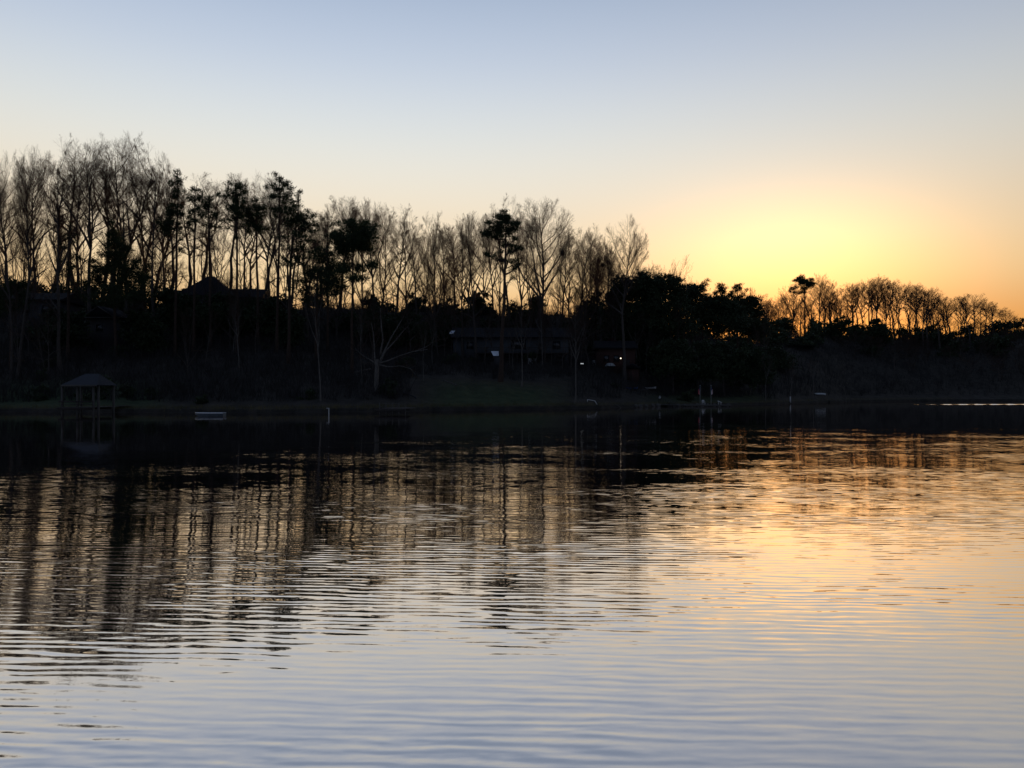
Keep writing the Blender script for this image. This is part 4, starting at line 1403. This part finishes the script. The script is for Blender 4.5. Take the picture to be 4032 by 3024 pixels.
MB().bar((0, .1, -.12), (0, .1, -1.6), .04).build('post', M['dark_wood'], lp)

# small tin roofed shed below the middle house
Ds = 138.0
x, y, z = at(1952, Ds)
sd = thing('shed', 'tiny shed with a bright tilted corrugated tin roof below the deck', 'shed', (x, y, z))
z1, z0 = CAMZ + (HY - 1382) / F * Ds - z, CAMZ + (HY - 1402) / F * Ds - z
MB().box(-.25, .85, -.45, .5, -.3, z0 - .04).build('wall', M['siding'], sd)
ro = MB()
m = 12
for q in range(m):
    a, b_ = q / m, (q + 1) / m
    zz = 0.035 * (q % 2)
    zz2 = 0.035 * ((q + 1) % 2)
    ro.face([(-.40 + 1.0 * a, -.6, z0 + zz), (-.40 + 1.0 * b_, -.6, z0 + zz2), (-.86 + 1.35 * b_, .75, z1 + zz2), (-.86 + 1.35 * a, .75, z1 + zz)])
ro.build('roof', M['tin'], sd)

# garden things
def chair(px, D, label, rz=0.0, s=1.0, group=None):
    x, y, z = at(px, D)
    o = thing('patio_chair', label, 'chair', (x, y, z), rz, group, (s, s, s))
    MB().box(-.28, .28, -.28, .28, .40, .45).build('seat', M['white'], o)
    bk = MB()
    for k in range(5):
        bk.box(-.27 + k * .115, -.18 + k * .115, .24, .29, .452, 1.0)
    bk.build('backrest', M['white'], o)
    for sx_, sy_ in ((-1, -1), (1, -1), (-1, 1), (1, 1)):
        MB().box(sx_ * .25 - .03, sx_ * .25 + .03, sy_ * .25 - .03, sy_ * .25 + .03, -.1, .398).build('leg', M['white'], o)
    for sx_ in (-1, 1):
        MB().box(sx_ * .29 - .04, sx_ * .29 + .04, -.3, .24, .62, .66).build('armrest', M['white'], o)
    return o


chair(2089, 145, 'white patio chair under the deck of the middle house', 0.4, 1.1)
chair(2104, 146, 'pale patio chair right of the white one under the deck', -0.5, 1.0)
chair(2340, hit(2340, 1438) or 150, 'white garden chair left of the pale umbrella', 0.2)
chair(2360, hit(2360, 1438) or 150, 'white garden chair next to the pale umbrella', -0.3)
D = hit(2402, 1462) or 150
x, y, z = at(2402, D)
um = thing('patio_umbrella', 'pale wide patio umbrella before the brick house', 'umbrella', (x, y, z))
zc0, zc1 = CAMZ + (HY - 1442) / F * D - z, CAMZ + (HY - 1429) / F * D - z
sec = [[(rr * math.cos(a * PI / 4), rr * math.sin(a * PI / 4), zz) for a in range(9)] for rr, zz in ((1.18, zc0), (1.12, zc0 + .12), (.75, zc1 - .12), (.1, zc1))]
MB().hull(sec).build('canopy', M['offwhite'], um)
MB().bar((0, 0, -.1), (0, 0, zc1), .035).build('pole', M['wood'], um)

# ------------------------------------------------------------------ along the water
# covered boat dock at the left
Db = 84.0
x, y, z = at(307, Db)
bd = thing('boat_dock', 'covered wooden boat dock with a gabled roof at the left shore', 'dock', (x, y, 0))
bx = lambda px: (px - 307) / F * Db
bz = lambda py: CAMZ + (HY - py) / F * Db
ro = MB()
ze, zr = bz(1516), bz(1470)
x0, x1 = bx(243), bx(386)
xr = bx(300)
ro.face([(x0, -.2, ze), (bx(296), -.2, ze), (bx(296), 2.0, zr)]).face([(bx(296), -.2, ze), (x1, -.2, ze), (bx(352), 2.0, zr), (bx(296), 2.0, zr)])
ro.face([(x1, -.2, ze), (x1, 4.2, ze), (bx(352), 2.0, zr)]).face([(x0, 4.2, ze), (x0, -.2, ze), (bx(296), 2.0, zr)])
ro.face([(x1, 4.2, ze), (x0, 4.2, ze), (bx(296), 2.0, zr), (bx(352), 2.0, zr)])
ro.face([(x0, -.2, ze - .02), (x0, 4.2, ze - .02), (x1, 4.2, ze - .02), (x1, -.2, ze - .02)])
bro = ro.build('roof', M['blue_metal'], bd)
MB().box(x0, x1, -.28, -.203, ze - .16, ze + .02).build('fascia', M['wood'], bd)
for px, dy in ((243, 0), (303, 0), (366, 0), (378, 0.4), (245, 3.6), (378, 3.6)):
    MB().box(bx(px) - .10, bx(px) + .10, dy, dy + .2, -1.5, ze - .03).build('post', M['wood'], bd)
zdk = bz(1603)
pm = MB().box(-.07, .07, -.3, 4.0, zdk - .05, zdk).mesh('plank')
nP = int((bx(372) - bx(232)) / .16)
for k in range(nP):
    link('plank', pm, M['wood'], bd, loc=(bx(232) + .08 + k * .16, 0, 0))
for y0_ in (-.26, 3.8):
    MB().box(bx(232), bx(366), y0_, y0_ + .12, zdk - .3, zdk - .053).build('beam', M['dark_wood'], bd)
MB().box(bx(232), bx(366), -.12, -.02, bz(1584), bz(1579)).box(bx(232), bx(366), -.1, -.04, bz(1594), bz(1592)).build('railing', M['dark_wood'], bd)
# walkway to the bank
for k in range(40):
    yy = 4.05 + .16 * k
    link('plank', MB().box(-.6, .6, 0, .14, zdk - .05, zdk).mesh('walk_plank') if k == 0 else wpm, M['wood'], bd, loc=(0.2, yy, 0)) if k else None
    if k == 0:
        wpm = MB().box(-.6, .6, 0, .14, zdk - .05, zdk).mesh('walk_plank')

# pale small boat afloat
Dk = 78.0
xa, xb = (770 - CX) / F * Dk, (883 - CX) / F * Dk
bt = thing('small_boat', 'pale flat bottomed boat with a pointed bow afloat near the left shore', 'boat', ((xa + xb) / 2, Dk, 0.0), 0.06)
Lb = xb - xa
secs, ins = [], []
for k in range(11):
    t = k / 10
    hw = 0.52 * min(1.0, (t / 0.32) ** 0.65 if t > 0 else 0) + 0.012
    zb_ = 0.26 * max(0, 1 - t / 0.34) ** 1.3 - 0.12
    zt_ = 0.30 + 0.03 * max(0, 1 - t / 0.4)
    xx = -Lb / 2 + Lb * t
    secs.append([(xx, -hw, zt_), (xx, -hw * .85, zb_), (xx, hw * .85, zb_), (xx, hw, zt_)])
    ins.append([(xx + (.04 if t < .5 else -.04), -hw * .9, zt_), (xx, -hw * .78, zb_ + .07), (xx, hw * .78, zb_ + .07), (xx + (.04 if t < .5 else -.04), hw * .9, zt_)])
h = MB().hull(secs)
h.face(secs[-1])
h.build('hull', M['hull'], bt)
MB().hull([s_[::-1] for s_ in ins]).build('inner_hull', M['hull'], bt)
gw = MB()
for side in (0, 3):
    for k in range(10):
        gw.bar(secs[k][side], secs[k + 1][side], .03, 5)
gw.build('gunwale', M['tin'], bt)
for t in (0.45, 0.75):
    MB().box(-Lb / 2 + Lb * t - .15, -Lb / 2 + Lb * t + .15, -.46, .46, .20, .24).build('seat', M['hull'], bt)

# white stake with a short arm
Dp = 79.0
x, y, _ = at(1295, Dp)
o = thing('mooring_stake', 'thin white stake with a short top arm standing in the water', 'stake', (x, y, 0))
MB().bar((0, 0, -1.2), (0, 0, .78), .035).build('post', M['white'], o)
MB().bar((0, 0, .76), (-.26, 0, .76), .028).build('arm', M['white'], o)

# low dark dock
Dd_ = 86.0
x, y, _ = at(1540, Dd_)
o = thing('dock', 'low dark dock with thin railing posts left of the lawn', 'dock', (x, y, 0))
w2 = 60 / F * Dd_
pm2 = MB().box(-.07, .07, -.8, 9.0, .50, .55).mesh('dock_plank')
for k in range(int(2 * w2 / .16)):
    link('plank', pm2, M['dark_wood'], o, loc=(-w2 + .08 + k * .16, 0, 0))
MB().box(-w2, w2, -.9, -.803, .28, .56).build('beam', M['dark_wood'], o)
MB().box(-w2, w2, 3.0, 3.12, .3, .497).build('beam', M['dark_wood'], o)
for k in range(5):
    MB().bar((-w2 * .7 + k * w2 * .42, -.6, -1.5), (-w2 * .7 + k * w2 * .42, -.6, 1.25 if k < 4 else .9), .05).build('post', M['wood'], o)
MB().bar((-w2 * .7, -.6, 1.15), (w2 * .56, -.6, 1.15), .025).bar((-w2 * .7, -.6, .85), (w2 * .56, -.6, .85), .02).build('railing', M['wood'], o)

# fallen beam on the slope, path edging, steps
D = hit(1425, 1470) or 118
x, y, z = at(1425, D, 1458)
o = link('fallen_log', MB().bar((-1.35, 0, -.35), (1.35, .3, .25), .13, 7).mesh('fallen_log'), M['pale_bark'], loc=(x, y, tz(x, y) + .45))
tag(o, 'pale fallen log on the slope left of the many limbed tree', 'log')
edge_ = thing('garden_path', 'pale stone edged path climbing the slope left of the lawn', 'path', at(1770, hit(1770, 1510) or 125))
for k in range(10):
    px, py = 1748 + k * 5.2, 1500 + k * 2.0
    D = hit(px, py) or 125
    x, y, z = at(px, D)
    s_ = RNG.uniform(.14, .22)
    MB().box(-s_, s_, -.14, .14, -.1, .16).build('stone', M['stone'], edge_, loc=(x - edge_.location.x, y - edge_.location.y, z - edge_.location.z), rot=(0, 0, RNG.uniform(-.5, .5)))
D1, D2 = hit(1588, 1553) or 100, hit(1636, 1572) or 95
p1, p2 = at(1588, D1), at(1636, D2)
o = link('handrail', MB().bar((p1[0], p1[1], p1[2] + .25), (p2[0], p2[1], p2[2] + .25), .07).bar((p1[0], p1[1], p1[2] - .3), (p1[0], p1[1], p1[2] + .25), .05).bar((p2[0], p2[1], p2[2] - .3), (p2[0], p2[1], p2[2] + .25), .05).mesh('handrail'), M['blue_metal'])
tag(o, 'sloping blue grey rail on the bank left of the lawn', 'rail')

# white pipe gangway rail
Dg = 118.0
x0, _, _ = at(2357, Dg)
o = thing('gangway_rail', 'bent white pipe rail reaching from the bank down to the water', 'rail', (x0, Dg, 0))
gp = lambda px, py: ((px - 2357) / F * Dg, 0, CAMZ + (HY - py) / F * Dg)
MB().bar(gp(2313, 1582), gp(2313, 1573), .05).build('end_post', M['white'], o)
MB().bar(gp(2312, 1573), gp(2342, 1578), .05).build('top_rail', M['white'], o)
MB().bar(gp(2342, 1578), gp(2358, 1604), .055).build('slanted_rail', M['white'], o)
MB().bar(gp(2342, 1578), gp(2342, 1606), .03).build('post', M['dark_wood'], o)
Dg2 = 121.0
a, b_ = at(2425, Dg2, 1592), at(2453, Dg2, 1607)
o = link('mooring_pole', MB().bar(a, (b_[0], b_[1], -.2), .06).mesh('mooring_pole'), M['wood'])
tag(o, 'bare slanted pole leaning into the water right of the pipe rail', 'pole')

# canoes drawn up on the bank
def canoe(px, py, L, label, mat, rz, flip=False):
    D = hit(px, py) or 125
    x, y, z = at(px, D)
    o = thing('canoe', label, 'canoe', (x, y, z + .28), rz)
    secs = []
    for k in range(13):
        t = k / 12 * 2 - 1
        hw = .38 * (1 - abs(t) ** 2.2) + .01
        sh_ = .18 * abs(t) ** 3
        secs.append([(t * L / 2, -hw, .22 + sh_), (t * L / 2, -hw * .8, -.05), (t * L / 2, 0, -.14 + sh_ * .5), (t * L / 2, hw * .8, -.05), (t * L / 2, hw, .22 + sh_)])
    if flip:
        secs = [[(a_, b2, .1 - c_) for a_, b2, c_ in s_] for s_ in secs]
    MB().hull(secs).build('hull', M[mat], o)
    g_ = MB()
    for sd_ in (0, 4):
        for k in range(12):
            g_.bar(secs[k][sd_], secs[k + 1][sd_], .025, 5)
    g_.build('gunwale', M['dark_wood'], o)


canoe(2488, 1537, 2.4, 'blue canoe drawn up on the bank above the pipe rail', 'blue', 0.3)
canoe(2556, 1535, 2.8, 'white canoe on the bank right of the blue one', 'white', -0.5)
canoe(3220, 1556, 4.2, 'pale overturned canoe lying on the far right bank', 'offwhite', 0.15, True)
D = hit(2530, 1540) or 128
x, y, z = at(2530, D)
o = link('fallen_log', MB().bar((-1.2, 0, .15), (1.2, .2, .2), .14, 7).mesh('bank_log'), M['wood'], loc=(x, y, z))
tag(o, 'grey log lying between the blue and the white canoe', 'log')

# dock with steps and flags
Df = 133.0
xf, _, _ = at(2735, Df)
fd = thing('dock', 'long pale wooden dock with two flag poles at the right of centre', 'dock', (xf, Df, 0))
fx = lambda px: (px - 2735) / F * Df
z1 = CAMZ + (HY - 1593) / F * Df
pm3 = MB().box(-.085, .085, -.9, 1.4, z1 - .06, z1).mesh('deck_plank')
npl = int((fx(2870) - fx(2690)) / .19)
for k in range(npl):
    link('plank', pm3, M['wood'], fd, loc=(fx(2690) + .1 + k * .19, 0, 0))
MB().box(fx(2690), fx(2872), -1.0, -.903, z1 - .22, z1 + .02).build('fascia', M['wood'], fd)
for px in (2695, 2740, 2785, 2838, 2868):
    MB().bar((fx(px), -.6, -1.5), (fx(px), -.6, z1 - .062), .10).build('piling', M['dark_wood'], fd)
MB().box(fx(2600), fx(2688), -.3, 1.2, z1 - .08, z1 - .01).build('walkway', M['wood'], fd)
st_ = thing('steps', 'flight of wooden steps leading down the bank to the flag dock', 'stairs', (fx(2670) + xf, Df + 1.2, 0))
for k in range(7):
    MB().box(-.75 - k * .32, .55 - k * .32, .15 + k * .38, .5 + k * .38, z1 + .10 + k * .20, z1 + .16 + k * .20).build('step', M['wood'], st_)
    MB().box(-.75 - k * .32, -.68 - k * .32, .18 + k * .38, .48 + k * .38, -.2, z1 + .097 + k * .20).build('riser_post', M['dark_wood'], st_)
for q, (px, lab, lab2) in enumerate([(2755, 'flag pole at the left on the flag dock', 'limp striped flag hanging on the left pole'), (2798, 'flag pole at the right on the flag dock', 'limp striped flag hanging on the right pole')]):
    x = (px - CX) / F * Df
    o = thing('flag_pole', lab, 'flag pole', (x, Df - .3, z1))
    hh = CAMZ + (HY - 1518) / F * Df - z1
    MB().bar((0, 0, 0), (0, 0, hh), .03, 6, .02).build('pole', M['offwhite'], o)
    MB().bar((0, 0, hh), (0, 0, hh + .08), .05).build('finial', M['tin'], o)
    f = thing('flag', lab2, 'flag', (x, Df - .3, z1 + hh - .15))
    sg = 1 if q else -1
    for k in range(6):
        xx0, xx1 = .03 * sg + k * .045 * sg, .03 * sg + (k + 1) * .045 * sg
        yy0, yy1 = (-.06 if k % 2 else .05), (.05 if k % 2 else -.06)
        dp = 1.35 - .12 * k
        top = -.1 - .10 * k
        cut = top - .55
        st = MB().face([(xx0, yy0, cut if k < 3 else top), (xx1, yy1, (cut if k < 3 else top) - .05), (xx1 + .02 * sg, yy1, top - dp), (xx0 + .02 * sg, yy0, top - dp + .06)])
        st.build('stripe', M['red'] if k % 2 else M['stripe_white'], f)
        if k < 3:
            MB().face([(xx0, yy0, top), (xx1, yy1, top - .05), (xx1, yy1, cut - .05), (xx0, yy0, cut)]).build('canton', M['navy'], f)
o = chair(2770, Df, 'small pale deck chair between the two flag poles', 0.2, 0.8)
o.location.z = z1
x, y, z = at(2834, Df, 1582)
o = link('slanted_board', MB().bar((-.36, 0, .14), (.36, 0, -.14), .07, 6).bar((-.2, 0, .05), (-.2, 0, z1 - z), .03).bar((.2, 0, -.08), (.2, 0, z1 - z), .03).mesh('slanted_board'), M['white'], loc=(x, y, z))
tag(o, 'short white slanted board on legs at the right end of the flag dock', 'board')
D = hit(2598, 1578) or 136
x, y, z = at(2598, D)
o = thing('mailbox_post', 'small white box on a short post above the steps', 'post', (x, y, z))
MB().bar((0, 0, -.2), (0, 0, .35), .05).build('post', M['dark_wood'], o)
MB().box(-.14, .14, -.12, .12, .353, .75).prism([(-.14, .753), (.14, .753), (0, .9)], -.12, .12).build('box', M['white'], o)
# white post, low wall and posts at the far right landing
for px, py, lab in ((3112, 1582, 'short white post on the right bank'), ):
    D = hit(px, py, 100) or 170
    x, y, z = at(px, D)
    o = link('marker_post', MB().box(-.09, .09, -.09, .09, -.3, 1.05).box(-.12, .12, -.12, .12, 1.053, 1.12).mesh('marker_post'), M['white'], loc=(x, y, z))
    tag(o, lab, 'post')
D = 190.0
x, y, _ = at(3245, D)
o = thing('dock', 'low narrow dock along the far right bank', 'dock', (x, y, 0))
z3 = 0.55
pm4 = MB().box(-.11, .11, -.6, .6, z3 - .06, z3).mesh('landing_plank')
for k in range(44):
    link('plank', pm4, M['wood'], o, loc=(-5.3 + k * .24, 0, 0))
for k in range(9):
    MB().bar((-5.2 + k * 1.3, -.5, -1.2), (-5.2 + k * 1.3, -.5, z3 + (.9 if k > 5 else -.062)), .07).build('piling', M['wood'], o)
for q in range(16):
    px = 2500 + q * 24 + RNG.uniform(-8, 8)
    th = math.atan((px - CX) / F)
    D = (float(shore_r(math.degrees(th))) + .15) * math.cos(th)
    x, y, z = at(px, D)
    rng = np.random.default_rng(400 + q)
    v = np.array([[math.cos(a) * math.cos(b_), math.sin(a) * math.cos(b_), math.sin(b_)] for b_ in (-1.2, -.5, .2, .8, 1.4) for a in np.arange(7) * 2 * PI / 7]) * np.array((.45, .3, .28)) * rng.uniform(.8, 1.2, (35, 1))
    qd = [(i_ * 7 + k, i_ * 7 + (k + 1) % 7, (i_ + 1) * 7 + (k + 1) % 7, (i_ + 1) * 7 + k) for i_ in range(4) for k in range(7)]
    o = link('shore_rock', mesh_np('shore_rock', v, qd), M['stone'], loc=(x, y, z), scale=(RNG.uniform(.6, 1.2),) * 3)
    tag(o, 'grey rock in the row edging the bank by the flag dock', 'rock', 'rocks edging the bank by the flag dock')
